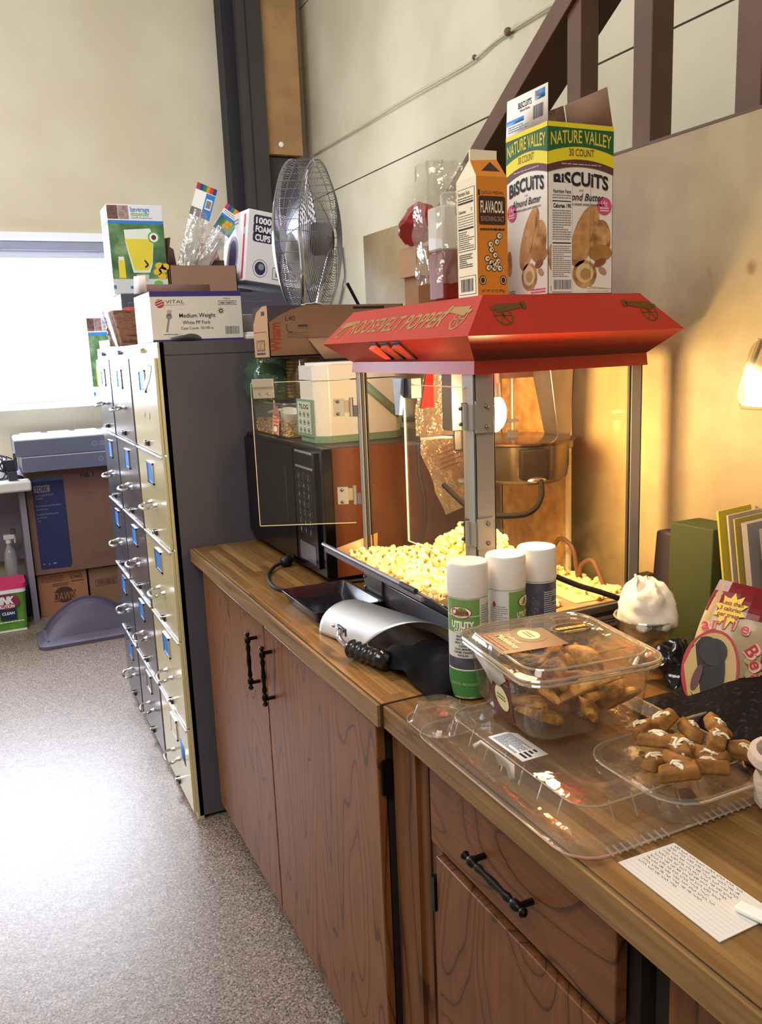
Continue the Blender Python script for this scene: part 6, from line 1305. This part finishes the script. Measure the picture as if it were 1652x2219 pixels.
b.ell(F, .030, .055, .042, .066, mat('#b8303a', .4), 14, n=30); b.ell(F, .030, .054, .0385, .062, mat('#c8ac6c', .4), 15, n=30); b.ell(F, .022, .056, .030, .052, mat('#16121a', .5), 16, n=26, rot=.1); b.ell(F, .030, .085, .020, .022, mat('#16121a', .5), 16, n=20); b.ell(F, .012, .040, .006, .022, mat('#6a4850', .5), 17, n=16, rot=-.2)
st_ = []
for i in range(20): a = 2 * PI * i / 20 + .1; q = .030 if i % 2 else .019; st_.append((.034 + q * .85 * math.cos(a), .157 + q * math.sin(a)))
b.poly(F, st_, mat('#e8c81c', .4), 19)
for i, tx in enumerate(('Less than', '3 calories', 'per treat')): b.txt(F, tx, .034, .165 - i * .010, .007, mat('#8c2a1c', .5), w=.032, l=21, align='c', bold=.02)
pts = [(.004 + .0135 * i, .116 + .012 * math.sin(i * .55), .28 - .12 * i) for i in range(5)]
for (u, v, rt), ch in zip(pts, 'arlie'): b.txt(F, ch, u, v, .020, mat('#e9b8a0', .5), l=18, bold=.05, rot=rt); b.txt(F, ch, u, v, .019, mat('#b43034', .4), l=20, bold=.02, rot=rt)
for (u, v, rt), ch in zip(((.072, .098, -.75), (.082, .082, -1.0), (.088, .064, -1.25), (.092, .046, -1.4)), 'Bear'): b.txt(F, ch, u, v, .021, mat('#e9b8a0', .5), l=18, bold=.08, rot=rt); b.txt(F, ch, u, v, .020, mat('#b43034', .4), l=20, bold=.02, rot=rt)
b.poly(F, [(.098, .150), (.125, .175), (.215, .140), (.235, .115), (.130, .105), (.105, .125)], mat('#dcc888', .4), 17)
for i, tx in enumerate(('Made with real', 'chicken and', 'simple natural', 'ingredients')): b.txt(F, tx, .118, .152 - i * .013, .009, mat('#b0382c', .5), w=.075, l=19, rot=-.25)
b.build('printed_bag', sn, world=sn)
M_SACK = blotch('black_mesh', '#08070b', '#0e0d13', '#2a2a33', 120, .85, .4, 260, (.45, .58, .72))
b = MB(); b.grid(lambda u, v: (.905 + .30 * u + .01 * nz((u * 3, v * 3, 1)), .985 - .33 * v + .05 * u - .03 * (1 - u), ZC + .012 + max(-.010, .056 * math.sin(PI * (.02 + .9 * u)) ** .8 * math.sin(PI * (.02 + .96 * v)) ** .6 + .012 * nz((u * 3, v * 4, 6)))), 34, 34, M_SACK)
M_SACK.node_tree.nodes['Principled BSDF'].inputs['Specular IOR Level'].default_value = .12
single(b, 'black_fabric_bag', 'black speckled fabric bag lying under the dog treat bag at the right edge', 'fabric bag', (1.03, .84, ZC), solid=-.002)
b = MB(); b.prism(rrect(.885, .56, 1.215, .992, .03), ZC + .0002, ZC + .009, mat('#1c1d1d', .3)); b.prism(rrect(.89, .565, 1.21, .987, .028), ZC + .009, ZC + .012, mat('#161818', .3)); single(b, 'dark_baking_sheet', 'dark metal baking sheet under the black fabric bag', 'baking sheet', (1.05, .78, ZC), bevel=.001)

# note, pen, knitted cup
b = MB(); Mx = None; q = [(.6005, .679), (.683, .677), (.681, .532), (.5985, .530)]
b.add([(x, y, ZC - .0002) for x, y in q] + [(x, y, ZC - .0014) for x, y in q], [(0, 3, 2, 1), (4, 5, 6, 7), (0, 1, 5, 4), (1, 2, 6, 5), (2, 3, 7, 6), (3, 0, 4, 7)], mat('#dcd9d2', .7))
F = Face((.601, .678, ZC - .0002), (0, -1, 0), (1, 0, 0)); rr = random.Random(8); BLI = mat('#3c4250', .7)
for i in range(13):
    v = .004 + i * .0060; b.rect(F, .002, v - .0013, .144, v - .0011, mat('#a9b4cc', .7), 1)
    if 2 < i: 
        u = .006
        end = .105 if i > 6 else rr.uniform(.05, .1)
        while u < end:
            w_ = rr.uniform(.005, .013); pts = [(u + w_ * k / 6, v + .0012 + .0014 * math.sin(k * 2.6 + rr.random() * 2)) for k in range(7)]; b.line(F, pts, .0005, BLI, 2); u += w_ + .0025
single(b, 'handwritten_note', 'white ruled index card with handwriting lying on the counter', 'note', (.64, .60, ZC - .0014))
b = MB(); b.box((-.008, -.045, 0), (.008, .030, .006), WHT, TM((.660, .528, ZC + .001), rz=.25)); single(b, 'white_plastic_clip', 'white plastic strip lying over the end of the handwritten note', 'clip', (.66, .53, ZC), bevel=.002)
M_KN = mat('#b8aca0', .9, bump=1.0, bscale=160)
b = MB(); kc = (.858, .655)
b.lathe([(.030, .001), (.046, .012), (.048, .040), (.044, .052), (.050, .060), (.056, .068), (.054, .078), (.046, .080), (.040, .070), (.036, .03), (0, .02)], M_KN, TM((kc[0], kc[1], ZC)), n=40, caps=(True, False))
single(b, 'knitted_cup_cover', 'cream knitted cozy or cup with a thick rim at the right edge', 'cup', (kc[0], kc[1], ZC))

# files by the wall
b = MB(); b.prism([(1.145 - 1.145, 0)] and rrect(-.0, 0, .055, .075, .004), 0, .24, mat('#42503a', .6)) if False else None
bi = thing('green_binder', 'green box file standing against the plywood wall behind the glass bowl', 'box file', (1.2, 1.14, ZC))
b = MB(); b.hexa([(1.160, 1.082, ZC), (1.236, 1.082, ZC), (1.236, 1.188, ZC), (1.160, 1.188, ZC)], [(1.164, 1.082, 1.158), (1.236, 1.082, 1.158), (1.236, 1.186, 1.155), (1.164, 1.186, 1.155)], mat('#353f1c', .75, var=.08)); b.build('cover', bi, world=bi, bevel=.002)
b = MB(); b.box((1.185, 1.0795, ZC + .01), (1.232, 1.083, 1.150), mat('#14140f', .7)); b.build('shadow_side', bi, world=bi)  # near-black plate paints the shadow side of the file
b = MB(); b.hexa([(1.195, 1.200, ZC), (1.237, 1.200, ZC), (1.237, 1.275, ZC), (1.195, 1.275, ZC)], [(1.205, 1.200, 1.122), (1.237, 1.200, 1.122), (1.237, 1.268, 1.120), (1.205, 1.268, 1.120)], mat('#3b3438', .5)); single(b, 'black_binder', 'dark grey binder with rounded top corner between the machine and the green file', 'binder', (1.21, 1.24, ZC), bevel=.006, seg=3)
fol = (('#b9a93c', 1.062, .034, 'bright yellow folder standing leaning beside the green box file', .004), ('#a59d8c', 1.040, .034, 'thin whitish folder leaning right behind the yellow folder', .004), ('#a8964c', 1.026, .034, 'dull yellow folder leaning between the whitish folder and the sleeves', .003), ('#8f8986', 1.000, .034, 'grey clear plastic sleeves leaning at the right edge of the photo', .012), ('#6e6468', .965, .034, 'dark tinted plastic sleeve leaning furthest right along the wall', .010))
for k, (c, y, ln, lb_, th) in enumerate(fol):
    b = MB(); z1_ = 1.196 - .004 * k
    b.hexa([(1.150, y - .045, ZC), (1.232, y - .045, ZC), (1.232, y - .045 + th, ZC), (1.150, y - .045 + th, ZC)], [(1.152, y, z1_), (1.232, y, z1_ + .004), (1.232, y + th, z1_ + .004), (1.152, y + th, z1_)], mat(c, .45, var=.06))
    single(b, 'leaning_folder', lb_, 'folder', (1.19, y - .04, ZC))
b = MB(); b.box((1.19, 1.288, ZC), (1.232, 1.318, 1.02), mat('#2a1c18', .6)); single(b, 'black_adapter', 'small dark brown block standing beside the rear post of the popcorn machine', 'adapter', (1.21, 1.30, ZC), bevel=.003)
b = MB(); b.tube(spline([(.93, 1.262, 1.075), (.955, 1.255, 1.062), (1.00, 1.25, 1.040), (1.045, 1.245, 1.022), (1.09, 1.235, 1.002), (1.128, 1.225, .984), (1.17, 1.215, .955), (1.20, 1.20, .922)], 6), .0055, BLK, n=8); single(b, 'black_power_cable', 'black cable hanging across the near glass side of the popcorn machine', 'cable', (1.06, 1.245, .92))
# coil and papers inside machine
b = MB()
pts = [(1.10, 1.56, 1.04), (1.12, 1.55, .995), (1.115, 1.50, 1.03), (1.12, 1.47, 1.075), (1.125, 1.43, 1.06), (1.125, 1.41, 1.0), (1.125, 1.40, 1.03), (1.13, 1.37, 1.045), (1.13, 1.34, 1.01), (1.13, 1.33, .992)]
b.tube(spline(pts, 7), .005, mat('#6a4428', .5)); single(b, 'coiled_cord', 'brown coiled cord looping up from the floor of the popcorn machine', 'cord', (1.12, 1.45, .99))
b = MB(); b.add([(1.03, 1.30, .9875), (1.15, 1.29, .9875), (1.15, 1.46, .9875), (1.04, 1.47, .9875)], [(0, 1, 2, 3)], mat('#d8bc88', .6, var=.15, vscale=40)); single(b, 'greasy_paper', 'greasy paper sheet lying flat on the machine floor near the corner', 'paper', (1.09, 1.38, .9875), solid=.0006)
# dispenser on the wall
dp = thing('wall_dispenser', 'rounded clear plastic holder on the plywood wall at the right edge', 'holder', (1.215, 1.02, 1.38))
b = MB(); b.loft([[(1.238, y + (z - 1.372) * .0, z) for y, z in rrect(.80, 1.372, 1.050, 1.50, .02)], [(1.19, y - max(0, (z - 1.40)) * .32, z) for y, z in rrect(.80, 1.378, 1.066, 1.49, .02)]], film('holder_plastic', '#efe9dc', .04, .04, .1, '#c8b898')); b.build('shell', dp, world=dp)
b = MB(); b.tube([(1.200, 1.030, 1.49), (1.196, 1.066, 1.395), (1.196, 1.060, 1.378), (1.196, .82, 1.376)], .006, mat('#b8a684', .3)); b.build('front_lip', dp, world=dp)
b = MB(); b.hexa([(1.20, .82, 1.40), (1.232, .82, 1.40), (1.232, 1.035, 1.40), (1.20, 1.035, 1.40)], [(1.20, .82, 1.48), (1.232, .82, 1.48), (1.232, 1.005, 1.48), (1.20, 1.005, 1.48)], mat('#28283c', .4)); b.build('dark_insert', dp, world=dp)
